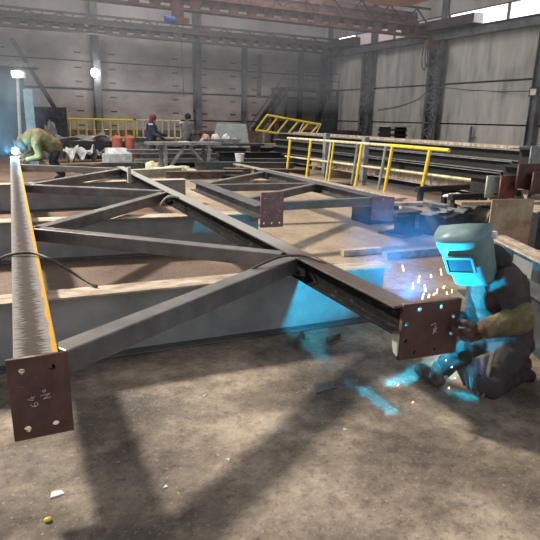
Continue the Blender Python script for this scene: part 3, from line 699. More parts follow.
o = MB().poly([(0,0,0),(1.5,0,0),(1.2,0,1.7),(.6,0,1.8)], (0,.06,0)).build('leaning_sheet', dark); o.location = (18.9,30.4,1.0); tag(o, 'dark sheet leaning on the bench by the stair', 'metal sheet')
# stacked pallet / grille box at (400,130)
p = PX(392,139,19.5)
t = thing('slatted_crate', 'small dark slatted crate with a pale lid near the right lattice column', 'crate', (p.x,p.y,0))
for k in range(5): MB().box((-.6,-.5,.12+k*.26),(.6,.5,.20+k*.26)).build('slat', black_steel, t)
for x in (-.55,.5): MB().box((x,-.45,0),(x+.06,.45,1.35)).build('post', black_steel, t)
MB().box((-.75,-.6,1.36),(.75,.6,1.44)).build('lid', pale_plate, t)
# left dark machine, light blue post, diagonal strut
t = thing('dark_machine', 'tall dark machine frame behind the bending welder at the left edge', 'machine', (1.0, 24, 0))
MB().box((-1.8,0,0),(.5,1.2,3.35)).build('housing', mat('machine_blue_dark', [(.05,.07,.085),(.08,.10,.12)], .7, 0, 3), t); MB().box((.2,.2,0),(2.0,1.0,1.9)).build('cabinet', dark, t); MB().box((-2.0,-.1,3.35),(1.1,1.3,3.5)).build('roof', grey_plate, t)
tag(MB().box((-.13,-.08,0),(.13,.08,2.35)).build('blue_post', blue_post), 'light blue steel post behind the bending welder', 'post').location = PY(34,160,19).xy.to_3d()
a, b = PY(11,38,30), PY(66,126,30)
tag(MB().bar(a, b, .12, .2).build('diagonal_strut', dark, loc=b), 'long dark diagonal strut against the back wall at left', 'strut')
# low bench the strut lands on
lying('bench', 'long low bench along the back wall behind the yellow frames', (2.2,30.0), (14.5,30.0), .9, .8, dusty_brown, 'bench')

# ================================================================== YELLOW FRAMES
def ladder_frame(label, L, hgt, n, loc, rz, tilt=0, m_=yellow, r=.045, grp='yellow railing frames'):
    t = thing('railing_frame', label, 'railing frame', loc, rz, None)
    for z in (.0, hgt*.5 if hgt > .9 else None, hgt):
        if z is not None: MB().rod((0,0,z+r),(L,0,z+r+tilt),r,n=8).build('rail', m_, t)
    for k in range(n): x = L*k/(n-1); MB().rod((x,0,r+tilt*x/L),(x,0,hgt+r+tilt*x/L),r,n=8).build('bar', m_, t)
    return t
a = PY(62,138,25.5); b = PY(134,138,25.5)
def hleg(t, xs, z):
    for x in xs: MB().box((x-.05,-.05,-z),(x+.05,.05,0)).build('foot', grey_paint, t)
t = ladder_frame('longer yellow railing frame standing far back on the left', b.x-a.x, .78, 10, (a.x,25.5,.62), 0); hleg(t, (.2,1.6,3.0), .62)
a = PY(137,138,25.2); b = PY(181,138,25.2)
t = ladder_frame('shorter yellow railing frame behind the navy-jacketed worker', b.x-a.x, .78, 8, (a.x,25.2,.62), 0, m_=pale_yellow); hleg(t, (.2,1.8), .62)
# tilted ladder-like frame
t = thing('railing_frame', 'tilted ladder-like yellow frame propped up left of the guard rail', 'railing frame', PY(256,131,21).xy.to_3d()); t['_w'] = 1
A1, A2, B1, B2 = PY(267,115,21), PY(319,124.5,21), PY(256,130,21.3), PY(307,138,21.3)
MB().rod(A1,A2,.045,n=8).build('rail', yellow, t); MB().rod(B1,B2,.045,n=8).build('rail', yellow, t)
for k in range(6): MB().rod(A1.lerp(A2,k/5), B1.lerp(B2,k/5), .04, n=8).build('bar', yellow, t)
for f_ in (.15,.85): q = B1.lerp(B2,f_); MB().rod(q,(q.x,q.y,0),.04,n=8).build('prop', grey_paint, t)
t = thing('handrail_frame', 'thin pale handrail frame just right of the tilted yellow frame', 'railing frame', PY(300,140,22).xy.to_3d()); t['_w'] = 1
A1, A2, B1, B2 = PY(304,122,22), PY(321,124,22), PY(296,138,22), PY(313,140,22)
for p, q in ((A1,A2),(A2,B2),(A1,B1)): MB().rod(p,q,.03,n=8).build('bar', pale_yellow, t)
for q in (B1,B2): MB().rod(q,(q.x,q.y,0),.03,n=8).build('prop', grey_paint, t)

# ================================================================== MID-GROUND CLUTTER
# trestle table
t = thing('welding_table', 'grey steel trestle table with splayed legs in front of the two far workers', 'table', (4.5,17.2,0)); W = 2.3
MB().box((-.05,-.35,.78),(W,.35,.86)).build('tabletop', grey_plate, t)
for x, dx in ((.45,0),(.5,.55),(1.35,.55),(1.9,0)): 
    if dx == 0: MB().box((x-.05,-.3,0),(x+.05,-.2,.78)).build('leg', grey_plate, t)
MB().bar((1.1,-.25,.75),(.55,-.25,.05),.07,.08).build('brace', grey_plate, t); MB().bar((1.25,-.25,.75),(1.85,-.25,.05),.07,.08).build('brace', grey_plate, t)
for x in (.45,1.9): MB().box((x-.05,.2,0),(x+.05,.3,.78)).build('leg', grey_plate, t)
o = MB().box((-.15,-.1,0),(.15,.1,.03)).build('paper_sheet', whitep); o.location = (5.6,17.1,.86); tag(o, 'white paper lying on the trestle table', 'paper')
# dark profiles stacked around/behind the table
k = 0
labs = [('behind the table, bottom left','behind the table, second layer left','behind the table, third layer left','behind the table, top layer left'), ('right of the table, bottom','right of the table, second layer','right of the table, third layer','right of the table, top layer')]
for gi, (x0, x1, y) in enumerate(((3.4+.6, 6.9, 18.1),(7.0,8.6,19.0))):
    for li in range(4):
        off = .2*((li*7+gi*3) % 3)
        lying('steel_channel', 'dark steel channel stacked crosswise '+labs[gi][li], (x0+off,y+.04*li), (x1+off*.5,y-.05), .14, .6-.08*li, [black_steel, blue_steel, steel, grey_plate][(li+gi) % 4], 'steel channel', IP(.14,.6-.08*li,.02,.5-.08*li), z=.145*li)
# cream tarp heap under table
random.seed(3)
def heap(name, label, cat, loc, rx, ry, h, m_, seed=1, sub=4, amp=.35):
    bm = bmesh.new(); bmesh.ops.create_icosphere(bm, subdivisions=sub, radius=1)
    for v in bm.verts:
        n_ = noise.noise(v.co*2.2+Vector((seed*7.1,0,0)))*amp + noise.noise(v.co*5+Vector((0,seed*3.3,0)))*amp*.5
        v.co = v.co*(1+n_); v.co.x *= rx; v.co.y *= ry; v.co.z = max(0, v.co.z*h)
    mb = MB(); mb.bm.free(); mb.bm = bm
    o = mb.build(name, m_, smooth=True); o.location = loc; return tag(o, label, cat)
p = PZ(170,172,0)
heap('tarp', 'crumpled cream tarp on the floor under the trestle table', 'tarp', (p.x-.1,15.6,0), .72, .35, .25, cream, 2)
p = PZ(152,166,0); heap('tarp', 'small cream bundle beside the table leg', 'tarp', (4.35,16.3,0), .22, .2, .33, cream, 5)
# left scrap pile: crumpled light sheets on a low pallet
t = thing('pallet', 'low dark pallet under the pale crumpled sheets on the left', 'pallet', (1.7,18.4,0))
for k in range(5): MB().box((-.1,.05+k*.3,.1),(2.7,.27+k*.3,.14)).build('board', wood, t)
for x in (0,1.2,2.5): MB().box((x,.05,0),(x+.1,1.5,.1)).build('runner', wood, t)
def sheet(label, cx, cy, cz, w, d, amp, m_, seed, rz=0, tilt=0):
    bm = bmesh.new(); bmesh.ops.create_grid(bm, x_segments=14, y_segments=14, size=.5)
    for v in bm.verts:
        n_ = noise.noise(Vector((v.co.x*3.2+seed*5, v.co.y*3.2, seed)))*amp; v.co.z = n_+amp*.6+v.co.x*tilt; v.co.x *= w; v.co.y *= d
    lowest = min(v.co.z for v in bm.verts)
    for v in bm.verts: v.co.z -= lowest
    bmesh.ops.solidify(bm, geom=bm.faces[:], thickness=.012)
    mb = MB(); mb.bm.free(); mb.bm = bm; o = mb.build('crumpled_sheet', m_); o.location = (cx,cy,cz); o.rotation_euler[2] = rz
    return tag(o, label, 'metal sheet')
galv = mat('pale_sheet_metal', [(.33,.35,.37),(.5,.52,.53),(.68,.69,.68)], .45, .2, 5)
sheet('white crumpled sheet at the left of the pale pile', 2.15,18.9,.14,.7,.8,.4,galv,1,.3)
sheet('pale crumpled sheet on the middle of the pile', 2.75,19.05,.14,.8,.8,.42,galv,2,-.4,.1)
sheet('bluish white sheet draped on the pile nearest the red cylinders', 3.3,19.1,.14,.5,.7,.3,grey_plate,3,.2)
sheet('thin grey sheet lying on top of the pile', 2.9,20.3,.75,1.7,.7,.25,grey_plate,4,.1,.1)
t = thing('grey_box', 'pale grey box with a sloping lid right of the crumpled sheets', 'box', (3.75,18.2,0), R(10))
MB().box((-.45,-.3,0),(.35,.3,.45)).build('body', galv, t, bevel=.02); MB().poly([(-.45,-.3,.45),(.35,-.3,.45),(.25,-.05,.62),(-.35,-.05,.62)],(0,.3,0)).build('lid', galv, t)
t = thing('material_rack', 'low dark rack behind the pale crumpled sheets', 'rack', (1.6,21.0,0))
MB().box((0,-.4,.6),(3.0,.4,.72)).build('shelf', steel, t)
for x in (.05,1.5,2.9): MB().box((x-.04,-.35,0),(x+.04,.35,.6)).build('leg', steel, t)
random.seed(11)
for k in range(9):
    m_ = [galv, whitep, grey_plate, cream][k % 4]; lab = 'pale metal offcut number on rack'
    w = .18+random.random()*.2
    o = MB().poly([(-w,-w*.6,0),(w,-w*.5,0),(w*.7,w*.6,0),(-w*.5,w*.7,0)], (.03,0,.05+.12*random.random())).build('sheet_offcut', m_)
    o.location = (1.8+k*.31, 20.85+.2*(k%2), .72); o.rotation_euler[2] = random.random()*3
    tag(o, 'small pale offcut on the low dark rack, among the heap of light scraps', 'metal offcut', 'pale offcuts on the low rack')
scr = [(66,163,.5,'long thin pale offcut in front of the crumpled sheets'),(80,164,.35,'bent bright strip lying before the pallet'),(97,166,.4,'short pale plate before the grey box'),(108,163,.45,'grey strip between the grey box and the red cylinders'),(128,164,.55,'flat grey strip on the floor in front of the machine block'),(72,160,.3,'small white plate at the pallet edge')]
for k,(x_,y_,w_,l_) in enumerate(scr):
    o = MB().poly([(-w_,-.08,0),(w_,-.05,0),(w_*.9,.10,.0),(-w_*.8,.08,.0)], (0,0,.03)).build('sheet_offcut', [galv,whitep,grey_plate][k%3]); o.location = PZ(x_,y_,0)*.86; o.location.z = .0; o.rotation_euler[2] = .5*k; tag(o, l_, 'metal offcut')
# jug-like bundle at left (310,140 in crop) - grey sacking figure
heap('sack', 'grey-white sack beside the bending welder, above the pile', 'sack', (2.15,22.6,0), .35,.3,1.25, grey_plate, 6)
# dark crate
t = thing('steel_crate', 'dark grey steel crate left of the red gas cylinders', 'crate', (4.2,22.2,0))
MB().box((-.95,-.4,0),(.15,.5,.75)).build('body', dark, t, bevel=.01); MB().box((-1.0,-.45,.75),(.2,.55,.85)).build('lid', grey_plate, t)
# red gas cylinders
def cyl(label, loc):
    t = thing('gas_cylinder', label, 'gas cylinder', loc, 0, 'red gas cylinders')
    MB().rod((0,0,0),(0,0,.78),.175,n=20).rod((0,0,.78),(0,0,.88),.175,.08,20).build('body', red_gas, t, smooth=False)
    MB().rod((0,0,.88),(0,0,.96),.06,.05,12).build('cap', dark, t); MB().rod((0,0,.0),(0,0,.03),.18,n=20).build('foot_ring', dark, t); return t
g0 = cyl('left one of two red gas cylinders', (4.02,19.6,.1)); dup(g0, (4.46,19.65,.1), label='right one of two red gas cylinders')
tag(MB().box((-.6,-.4,0),(.4,.4,.1)).build('cylinder_stand', dark), 'low dark stand under the two red gas cylinders', 'stand').location = (4.3,19.6,0)
t = thing('machine_block', 'grey machine block right of the red cylinders', 'machine', (5.0,20.4,0))
MB().box((-.25,-.3,0),(.6,.4,.7)).build('body', grey_plate, t, bevel=.02); MB().box((-.2,-.25,.7),(.2,.3,.86)).build('head', steel, t)
# leaning sheet & bench at (215-250)
P_ = [PY(217,123,23.9), PY(246,124,23.9), PY(250,149,23.2), PY(212,146,23.2)]
t = tag(MB().poly(P_, (0,.03,0)).build('leaning_sheet', mat('leaning_sheet_grey', [(.22,.25,.24),(.3,.33,.31)], .6, .1, 3), loc=(P_[3].x,23.2,P_[3].z)), 'large grey-green metal sheet leaning behind the far workbench', 'metal sheet')
lying('platform', 'dark low platform under the leaning grey-green sheet', (8.7,23.3), (13.2,23.3), .36, 1.4, dusty_brown, 'platform')
t = thing('work_bench', 'workbench with white boat-shaped tray right of the grey-jacketed worker', 'workbench', (7.0,19.7,0))
MB().box((0,-.4,.62),(2.6,.4,.70)).build('top', steel, t)
for x in (.1,2.4): MB().box((x-.05,-.35,0),(x+.05,.35,.62)).build('leg', steel, t)
o = MB().poly([(-.7,-.3,.0),(.5,-.3,0),(.75,-.3,.16),(-.8,-.3,.16)], (0,.5,0)).build('tray', grey_plate); o.location = (7.95,19.7,.70); tag(o, 'grey boat-shaped tray on the far workbench', 'tray')
for k,(x,y,z,l,m_) in enumerate(((7.4,19.9,.86,'pinkish crumpled bag on the tray',pinkp),(7.75,19.8,.86,'white crumpled bag on the tray',whitep),(8.2,19.85,.86,'second white crumpled bag, right on the tray',whitep),(8.6,19.9,.70,'pale pink bag at the right end of the workbench',pinkp),(7.15,19.6,.70,'white bag at the left end of the workbench, by the worker',whitep))):
    heap('bag', l, 'bag', (x,y,z), .16,.14,.17, m_, 8+k, 3)
lying('timber', 'long pale plank slanting down from the workbench to the right', (8.8,20.6), (11.9,19.6), .05, .25, wood, 'timber', z=.62)
for k,x in enumerate((9.1,11.0)): tag(MB().box((-.06,-.06,0),(.06,.06,.62)).build('prop', grey_paint), ['left prop under the slanting plank','right prop under the slanting plank'][k], 'prop').location = (x,20.6-(x-8.8)*.3226,0)
for k,(x0_,y0_,x1_,y1_,h_,m_,l_) in enumerate(((7.3,18.3,9.6,17.9,.46,black_steel,'black deep beam behind the white bucket'),(7.5,17.4,9.6,17.0,.3,steel,'dark grey beam directly behind the bucket'),(9.3,19.4,11.9,18.9,.55,black_steel,'black deep beam under the slanting plank'),(5.3,14.9,6.0,13.6,.14,black_steel,'black bar on the floor left of the dull brown beam'),(2.2,15.3,3.1,14.7,.16,steel,'dark bar lying left of the pale beam'),(6.5,12.1,8.0,11.2,.14,steel,'dark flat bar left of the low tan beam'))):
    lying('floor_beam', l_, (x0_,y0_), (x1_,y1_), h_, .26, m_, 'beam', IP(h_,.26,.02,.02))
heap('rag', 'white tangled rags on the dark beam behind the mask smoke', 'rag', PX(456,197,7.7), .22,.12,.06, whitep, 21, 4, .7)
# bucket
p = Vector((7.35,16.6,0)); t = thing('bucket', 'white plastic bucket on the beams right of the table', 'bucket', (7.35,16.6,.26))
MB().rod((0,0,0),(0,0,.24),.13,.16,20).build('body', whitep, t); MB().rod((0,0,.24),(0,0,.26),.17,n=20).build('rim', whitep, t)
# long beams lying between table and guard rail (toward -x)
for k,(a_,b_,h,w,m_,l) in enumerate((((5.9,16.9),(9.0,15.9),.26,.34,steel,'dark beam carrying the white bucket'), ((4.2,14.4),(6.3,14.0),.22,.25,dusty_brown,'short brown beam behind the second truss'), ((3.3,14.8),(4.9,15.2),.24,.25,pale_plate,'pale beam on the floor in front of the cream tarp'), ((5.2,13.0),(7.3,12.4),.12,.25,flange_steel,'thin tan strip behind the second truss'), ((6.2,15.2),(8.6,14.2),.2,.3,dusty_brown,'dull brown beam between bucket and guard rail'), ((2.9,16.6),(4.1,16.4),.3,.3,steel,'dark grey beam left of the trestle table'), ((.8,17.6),(3.8,17.3),.16,.3,black_steel,'black bar on the floor before the pallet'), ((5.0,21.6),(8.8,21.0),.5,.3,dark,'dark beam far behind the trestle table'))):
    lying('floor_beam', l, a_, b_, h, w, m_, 'beam', IP(h,w,.02,.02))
# wooden peg on truss
o = MB().box((-.03,-.03,0),(.03,.03,.28)).build('wooden_peg', pale_plate); o.location = PZ(135,184,.49); tag(o, 'small pale upright peg beside the truss chord', 'peg')
o.location = (2.18, 9.75, .49)

# ================================================================== PEOPLE
def V(*a): return Vector(a)
# ---- welder in front
base = PZ(498,398,0)
P = thing('person', 'crouching person in dark work clothes and lit welding mask, at the right chord end plate', 'person', base, world=True)
pel, wai, che, nec, hea = PY(506,346,2.18), PY(507,322,2.17), PY(499,288,2.16), PY(489,263,2.18), PY(470,246,2.18)
nsh, nel, nwr = PY(509,281,2.02), PY(519,320,1.93), PY(486,329,1.97)
fsh, fel, fwr = PY(480,281,2.33), PY(474,322,2.44), V(2.29,2.45,.51)
nhip, nkn, nft = PY(508,352,2.10), PY(490,385,2.02), None
nkn.z = max(nkn.z, .085); nft = Vector((nkn.x+.42, nkn.y+.10, .08))
fhip, fkn = PY(500,350,2.26), PY(460,352,2.22)
ffo = PZ(438,379,.07); fto = PZ(421,369,.05)
fused('body', [('l',pel,wai,.12,.115),('l',wai,che,.115,.13),('l',che,nec,.12,.055),('l',nec,hea,.055,.07),('e',hea,.105,.85,.95,1.15),
     ('l',che,nsh,.08,.055),('l',nsh,nel,.05,.04),('l',nel,nwr,.04,.028),('l',che,fsh,.08,.055),('l',fsh,fel,.05,.04),('l',fel,fwr,.04,.028),
     ('l',pel,nhip,.1,.08),('l',nhip,nkn,.085,.055),('l',nkn,nft,.055,.04),('l',pel,fhip,.1,.08),('l',fhip,fkn,.08,.055),('l',fkn,ffo,.055,.04)], skin, P, .014)
jk = [('l',pel+V(0,0,.02),wai,.165,.155),('l',wai,che,.155,.17),('l',che,nec+V(.02,0,-.02),.15,.085),('l',che,nsh,.13,.085),('l',nsh,nel,.085,.07),('l',che,fsh,.13,.085),('l',fsh,fel,.08,.065),('l',fel,fel.lerp(fwr,.8),.06,.045)]
fused('jacket', jk, jacketm, P, .011, 3, .035, .09)
tr = [('l',pel,nhip,.14,.12),('l',nhip,nkn,.125,.088),('l',nkn,nft,.085,.06),('l',pel,fhip,.13,.115),('l',fhip,fkn,.115,.082),('l',fkn,ffo+V(.02,0,.06),.08,.058)]
fused('trousers', tr, trouser, P, .011, 3, .032, .08)
fused('sleeve_guard', [('l',nel+V(.0,0,.0),nel.lerp(nwr,.5),.086,.074),('l',nel.lerp(nwr,.5),nwr,.074,.055),('l',nel+V(-.005,0,.06),nel,.07,.084)], olive, P, .009, 3, .025, .06)
hand('glove', nwr+V(-.01,0,0), PY(464,337,2.06)-nwr, V(0,1,-.2), leather, P, .55, 1.35, thumb=-1)
g = fused('glove_cuff', [('l',nwr+V(.03,0,0),nwr+V(-.02,0,0),.052,.044)], leather, P, .007, 2)
hand('glove', fwr, V(-1,-.25,-.05), V(0,0,-1), leather, P, .45, 1.55, thumb=1)
apm = mat('grey_apron_cloth', [(.10,.095,.095), (.14,.135,.135)], .9, 0, 8, (1,1,1), .3, 30)
ta, tb, ba, bb = PY(449,352,2.34), PY(497,348,2.02), PY(464,384,2.24), nkn+V(-.075,-.03,-.06)
mb = MB(); nu, nv = 26, 10; gg = []
for j in range(nv+1):
    v_ = j/nv; row = []
    for i in range(nu+1):
        u_ = i/nu; p_ = ta.lerp(tb,u_).lerp(ba.lerp(bb,u_), v_) + V(-.8,-.6,0)*(.012*math.sin(u_*34)*(.3+v_) + .05*math.sin(u_*math.pi)*(1-v_)) - V(0,0,.03*math.sin(u_*math.pi)*(1-v_))
        row.append(mb.bm.verts.new(p_))
    gg.append(row)
for j in range(nv):
    for i in range(nu): mb.bm.faces.new((gg[j][i],gg[j][i+1],gg[j+1][i+1],gg[j+1][i]))
ao = mb.build('apron', apm, P, smooth=True); q = ao.modifiers.new('t','SOLIDIFY'); q.thickness = .006; tag(ao, 'pleated grey apron hanging between the knees')
def boot(heel, toe, name='boot'):
    d = (toe-heel).normalized()
    return fused(name, [('l',heel,heel+V(0,0,.08),.052,.05),('l',heel+V(0,0,-.0),toe,.05,.042),('e',toe+V(0,0,-.005),.045,1,1,.8)], leather, P, .008, 3)
boot(ffo, fto); boot(nft+V(0,.0,-.01), nft+V(.08,-.0,-.04))
MB().tube([nsh+V(.0,0,.05), nsh+V(-.1,.08,.0), che+V(-.15,-.04,.0), wai+V(-.16,-.05,.0)], .008).build('strap', blackc, P, smooth=True)
# hood + mask
fd = Vector((-.82,-.42,-.42)).normalized()             # where the mask faces
up = Vector((-.75,-.1,1)); up = (up-fd*up.dot(fd)).normalized(); sdv = fd.cross(up)
rot = Matrix((sdv, fd, up)).transposed()
fused('hood', [('e', hea+V(.03,.03,.0), .125, .95,1.0,1.05, rot), ('l', hea+V(.03,.03,-.04), nec+V(.03,.0,.0), .10,.11)], blackc, P, .009, 3, .01, .05)
def mask_point(u, v):
    """u -1..1 around, v 0 (chin) .. 1 (brow)"""
    wv = .116+.034*v; ang = u*R(100); dep = .14+.02*v-.035*(1-v)**2
    e = .55
    cs, sn = math.cos(ang), math.sin(ang)
    x = wv*(abs(sn)**e)*(1 if sn > 0 else -1); y = dep*((abs(cs)**e) if cs > 0 else -abs(cs)*.5)
    return hea + sdv*x + fd*(y+.01) + up*(-.205+.35*v)
mb = MB(); nu, nv = 36, 16; g = [[mb.bm.verts.new(mask_point(-1+2*i/nu, j/nv)) for i in range(nu+1)] for j in range(nv+1)]
for j in range(nv):
    for i in range(nu): mb.bm.faces.new((g[j][i], g[j][i+1], g[j+1][i+1], g[j+1][i]))
top = mb.bm.verts.new(hea+up*.165+fd*.02)
for i in range(nu): mb.bm.faces.new((g[nv][i], g[nv][i+1], top))
bt = mb.bm.verts.new(hea-up*.20+fd*.07)
mo = mb.build('welding_mask', maskm, P, smooth=True)
sl = mo.modifiers.new('t','SOLIDIFY'); sl.thickness = .005
fc = hea+fd*.178-up*.01
mb = MB(); 
W_, H_, T_ = .076, .050, .012
for a_, b_ in (((-W_,H_),(W_,H_)),((-W_,-H_),(W_,-H_))): mb.bar(fc+sdv*a_[0]+up*a_[1], fc+sdv*b_[0]+up*b_[1], .02, T_, up=up)
for x in (-W_,W_): mb.bar(fc+sdv*x-up*H_, fc+sdv*x+up*H_, T_, .02, up=fd)
fr = mb.build('window_frame', maskm, mo)
mb = MB(); mb.bar(fc-sdv*W_, fc+sdv*W_, .008, 2*H_, up=up); mb.build('filter_glass', glassd, mo)
MB().rod(hea+sdv*.13+up*.07, hea+sdv*.165+up*.07, .022, n=14).build('knob', whitep, mo)
MB().rod(hea-sdv*.13+up*.07, hea-sdv*.165+up*.07, .022, n=14).build('knob', whitep, mo)
# electrode holder
ep = Vector((2.118,2.29,.60))
t = thing('electrode_holder', 'electrode holder with cable in the welder\'s far hand, behind the end plate', 'electrode holder', fwr, world=True)
MB().rod(fwr+V(.05,.03,.02), fwr+V(-.10,-.03,.03), .014).build('handle', blackc, t)
MB().rod(fwr+V(-.10,-.03,.03), ep+V(.012,.01,.0), .004).build('electrode', steel, t)
MB().tube([fwr+V(.05,.02,0), fwr+V(.12,.05,-.2), fwr+V(.05,.15,-.38), fwr+V(.5,.6,-.40)], .011).build('cable', rubber, t, smooth=True)
for q in [(0,)]:
    tag(MB().ball((0,0,0), .012).build('welding_arc', arcm), 'bright welding arc behind the large end plate at right', 'welding arc').location = ep
# sparks
random.seed(5)
sx = MB(); lst = [(413,286),(419,279),(425,288),(431,276),(437,291),(444,287),(441,272),(447,293),(434,294),(429,296),(452,291),(423,296),(446,360),(452,367),(440,381),(398,385),(449,388),(413,402),(455,378),(403,268)]
for i, (x, y) in enumerate(lst):
    p = PY(x, y, 2.3 if y < 350 else 2.15); 
    if y > 375: p = PZ(x, y, .012)
    v = Vector((random.uniform(-.3,.3), random.uniform(-.3,.3), 1)).normalized()*random.uniform(.006,.022) if y < 350 else V(.006,.002,.001)
    o = MB().rod(p-v, p+v, .0022, .0012, 6).build('spark', spark, loc=p)
    tag(o, 'orange spark flying off the weld at the right end plate' if y < 350 else 'orange ember falling near the crouching welder\'s knee', 'spark', 'welding sparks above the plate' if y < 350 else 'embers below the plate')

# ---- bending welder at the left far end
def person(label, J, mats, vox=.022, hatm=None, facing=V(0,-1,0), fat=1.0):
    """J: joints pel, che, nec, hea, ls, le, lh, rs, re, rh, lhip, lkn, lft, rhip, rkn, rft (world)"""
    jm, tm, hm = mats
    P = thing('person', label, 'person', ((J['lft']+J['rft'])/2).xy.to_3d(), world=True)
    S = []
    S += [('l',J['pel'],J['che'],.12,.14),('l',J['che'],J['nec'],.12,.055),('l',J['nec'],J['hea'],.055,.075),('e',J['hea'],.105,.85,.95,1.2)]
    for s_ in 'lr':
        S += [('l',J['che'],J[s_+'s'],.1,.065),('l',J[s_+'s'],J[s_+'e'],.05,.042),('l',J[s_+'e'],J[s_+'h'],.04,.028)]
        S += [('l',J['pel'],J[s_+'hip'],.11,.09),('l',J[s_+'hip'],J[s_+'kn'],.085,.06),('l',J[s_+'kn'],J[s_+'ft'],.055,.042)]
    nf = facing.normalized(); S.append(('e', J['hea']+nf*.1-V(0,0,.01), .02,1,1,1.3))
    fused('body', S, skin, P, vox)
    jk = [('l',J['pel']+V(0,0,.02),J['che'],.155,.17),('l',J['che'],J['nec'],.15,.08)]; tr = []
    for s_ in 'lr':
        jk += [('l',J['che'],J[s_+'s'],.13,.09),('l',J[s_+'s'],J[s_+'e'],.08,.065),('l',J[s_+'e'],J[s_+'e'].lerp(J[s_+'h'],.85),.065,.048)]
        tr += [('l',J['pel'],J[s_+'hip'],.135,.115),('l',J[s_+'hip'],J[s_+'kn'],.115,.08),('l',J[s_+'kn'],J[s_+'ft']+V(0,0,.06),.078,.062)]
    jk = [(a_[0],a_[1],a_[2],a_[3]*fat,a_[4]*fat) for a_ in jk]
    fused('jacket', jk, jm, P, vox, 3, .03, .12); fused('trousers', tr, tm, P, vox, 3, .02, .12)
    for s_ in 'lr':
        fused('boot', [('l',J[s_+'ft']+V(0,0,.03),J[s_+'ft']+nf.xy.to_3d()*.17+V(0,0,.0),.055,.045)], blackc, P, .015)
        d = (J[s_+'h']-J[s_+'e']).normalized(); hand('glove', J[s_+'h']-d*.02, d, nf.cross(d) if nf.cross(d).length > .2 else V(0,0,1), hm, P, .5, 1.1)
    return P
ang = V(-.75,-.25,-.3)
hea_ = PY(22,142,14.9)
J = dict(pel=PY(55,148,15.0), che=PY(38,137.5,14.95), nec=PY(30,137,14.95), hea=hea_, ls=PY(36,144,14.75), le=PY(40,157,14.7), lh=PY(26,160,14.7), rs=PY(37,137,15.1), re=PY(31,152,15.2), rh=PY(21,158,15.0),
     lhip=PY(56,153,14.9), rhip=PY(56,152,15.15))
J['pel'].z = max(J['pel'].z, .8); 
J['lkn'] = J['lhip'].xy.to_3d()+V(-.12,-.05,.47); J['lft'] = J['lhip'].xy.to_3d()+V(.08,-.03,.07); J['rkn'] = J['rhip'].xy.to_3d()+V(-.05,.1,.47); J['rft'] = J['rhip'].xy.to_3d()+V(.15,.12,.07)
PL = person('bending person in an olive-yellow jacket welding at the far end of the left chord', J, (khaki, blackc, leather), .018, facing=V(-.8,-.1,-.6), fat=1.35)
fused('hood', [('e', J['hea']+V(.02,.02,.03), .15,.95,.95,1.0), ('l', J['hea']+V(.06,.0,.03), J['nec']+V(.03,0,.05), .13,.15)], khaki, PL, .018)
mb = MB(); hv = J['hea']; f2 = V(-.75,-.35,-.56).normalized(); s2 = f2.cross(V(0,0,1)).normalized(); u2 = s2.cross(f2)
prev = None
for k in range(13):
    a_ = R(-95+190*k/12); p0 = hv+s2*.14*math.sin(a_)+f2*(.06+.12*math.cos(a_))
    cur = (mb.bm.verts.new(p0-u2*.2), mb.bm.verts.new(p0+u2*.13))
    if prev: mb.bm.faces.new((prev[0], cur[0], cur[1], prev[1]))
    prev = cur
o = mb.build('welding_mask', dark, PL, smooth=True); q = o.modifiers.new('t','SOLIDIFY'); q.thickness = .008
lap = PY(15,151,14.4)
tag(MB().ball((0,0,0), .075).build('welding_arc', arcm), 'bright welding arc at the far end of the left chord', 'welding arc').location = lap

# ---- standing workers
def standing(label, px, Y, ztop, mats, facing, arms):
    x = PY(px, 130, Y).x; h = ztop; f_ = facing.normalized(); sd_ = f_.cross(V(0,0,1))
    b = V(x, Y, 0); k = h/1.78
    J = dict(pel=b+V(0,0,.95*k), che=b+V(0,0,1.32*k)+f_*.03, nec=b+V(0,0,1.5*k)+f_*.05, hea=b+V(0,0,1.65*k)+f_*.09)
    for s_, g_ in (('l',-1),('r',1)):
        J[s_+'s'] = b+V(0,0,1.42*k)+sd_*.2*g_; J[s_+'hip'] = b+V(0,0,.88*k)+sd_*.1*g_; J[s_+'kn'] = b+V(0,0,.5*k)+sd_*.12*g_+f_*.03; J[s_+'ft'] = b+V(0,0,.07)+sd_*.13*g_
    J['le'] = J['ls']+V(0,0,-.27)+f_*arms[0][0]-sd_*.05; J['lh'] = J['le']+f_*.24+V(0,0,arms[0][1])
    J['re'] = J['rs']+V(0,0,-.27)+f_*arms[1][0]+sd_*.05; J['rh'] = J['re']+f_*.24+V(0,0,arms[1][1])
    return J, person(label, J, mats, .022, facing=f_, fat=1.22)
J1, W1 = standing('standing person in a navy jacket and maroon cap, arm reaching right, behind the table', 151, 19.4, 1.66, (navy, navy, blackc), V(.85,-.5,0), ((.1,-.05),(.16,-.12)))
fused('cap', [('e', J1['hea']+V(0,0,.06), .13, .95,1.0,.85), ('l', J1['hea']+V(.0,0,.03), J1['nec']+V(-.03,.03,.02), .11,.10)], redc, W1, .018)
MB().box((J1['ls'].x-.09,J1['ls'].y-.13,J1['ls'].z+.02),(J1['ls'].x+.05,J1['ls'].y+.1,J1['ls'].z+.075)).build('reflective_patch', reflect, W1); MB().box((J1['rs'].x-.05,J1['rs'].y-.13,J1['rs'].z+.02),(J1['rs'].x+.09,J1['rs'].y+.1,J1['rs'].z+.075)).build('reflective_patch', reflect, W1)
J2, W2 = standing('standing person in a grey-green jacket seen from the side near the wall column', 186.5, 19.0, 1.74, (greyc, blackc, blackc), V(.9,.35,0), ((.06,-.1),(.12,-.05)))
fused('hair', [('e', J2['hea']+V(-.01,.01,.03), .125, .92,.98,1.05)], blackc, W2, .016)
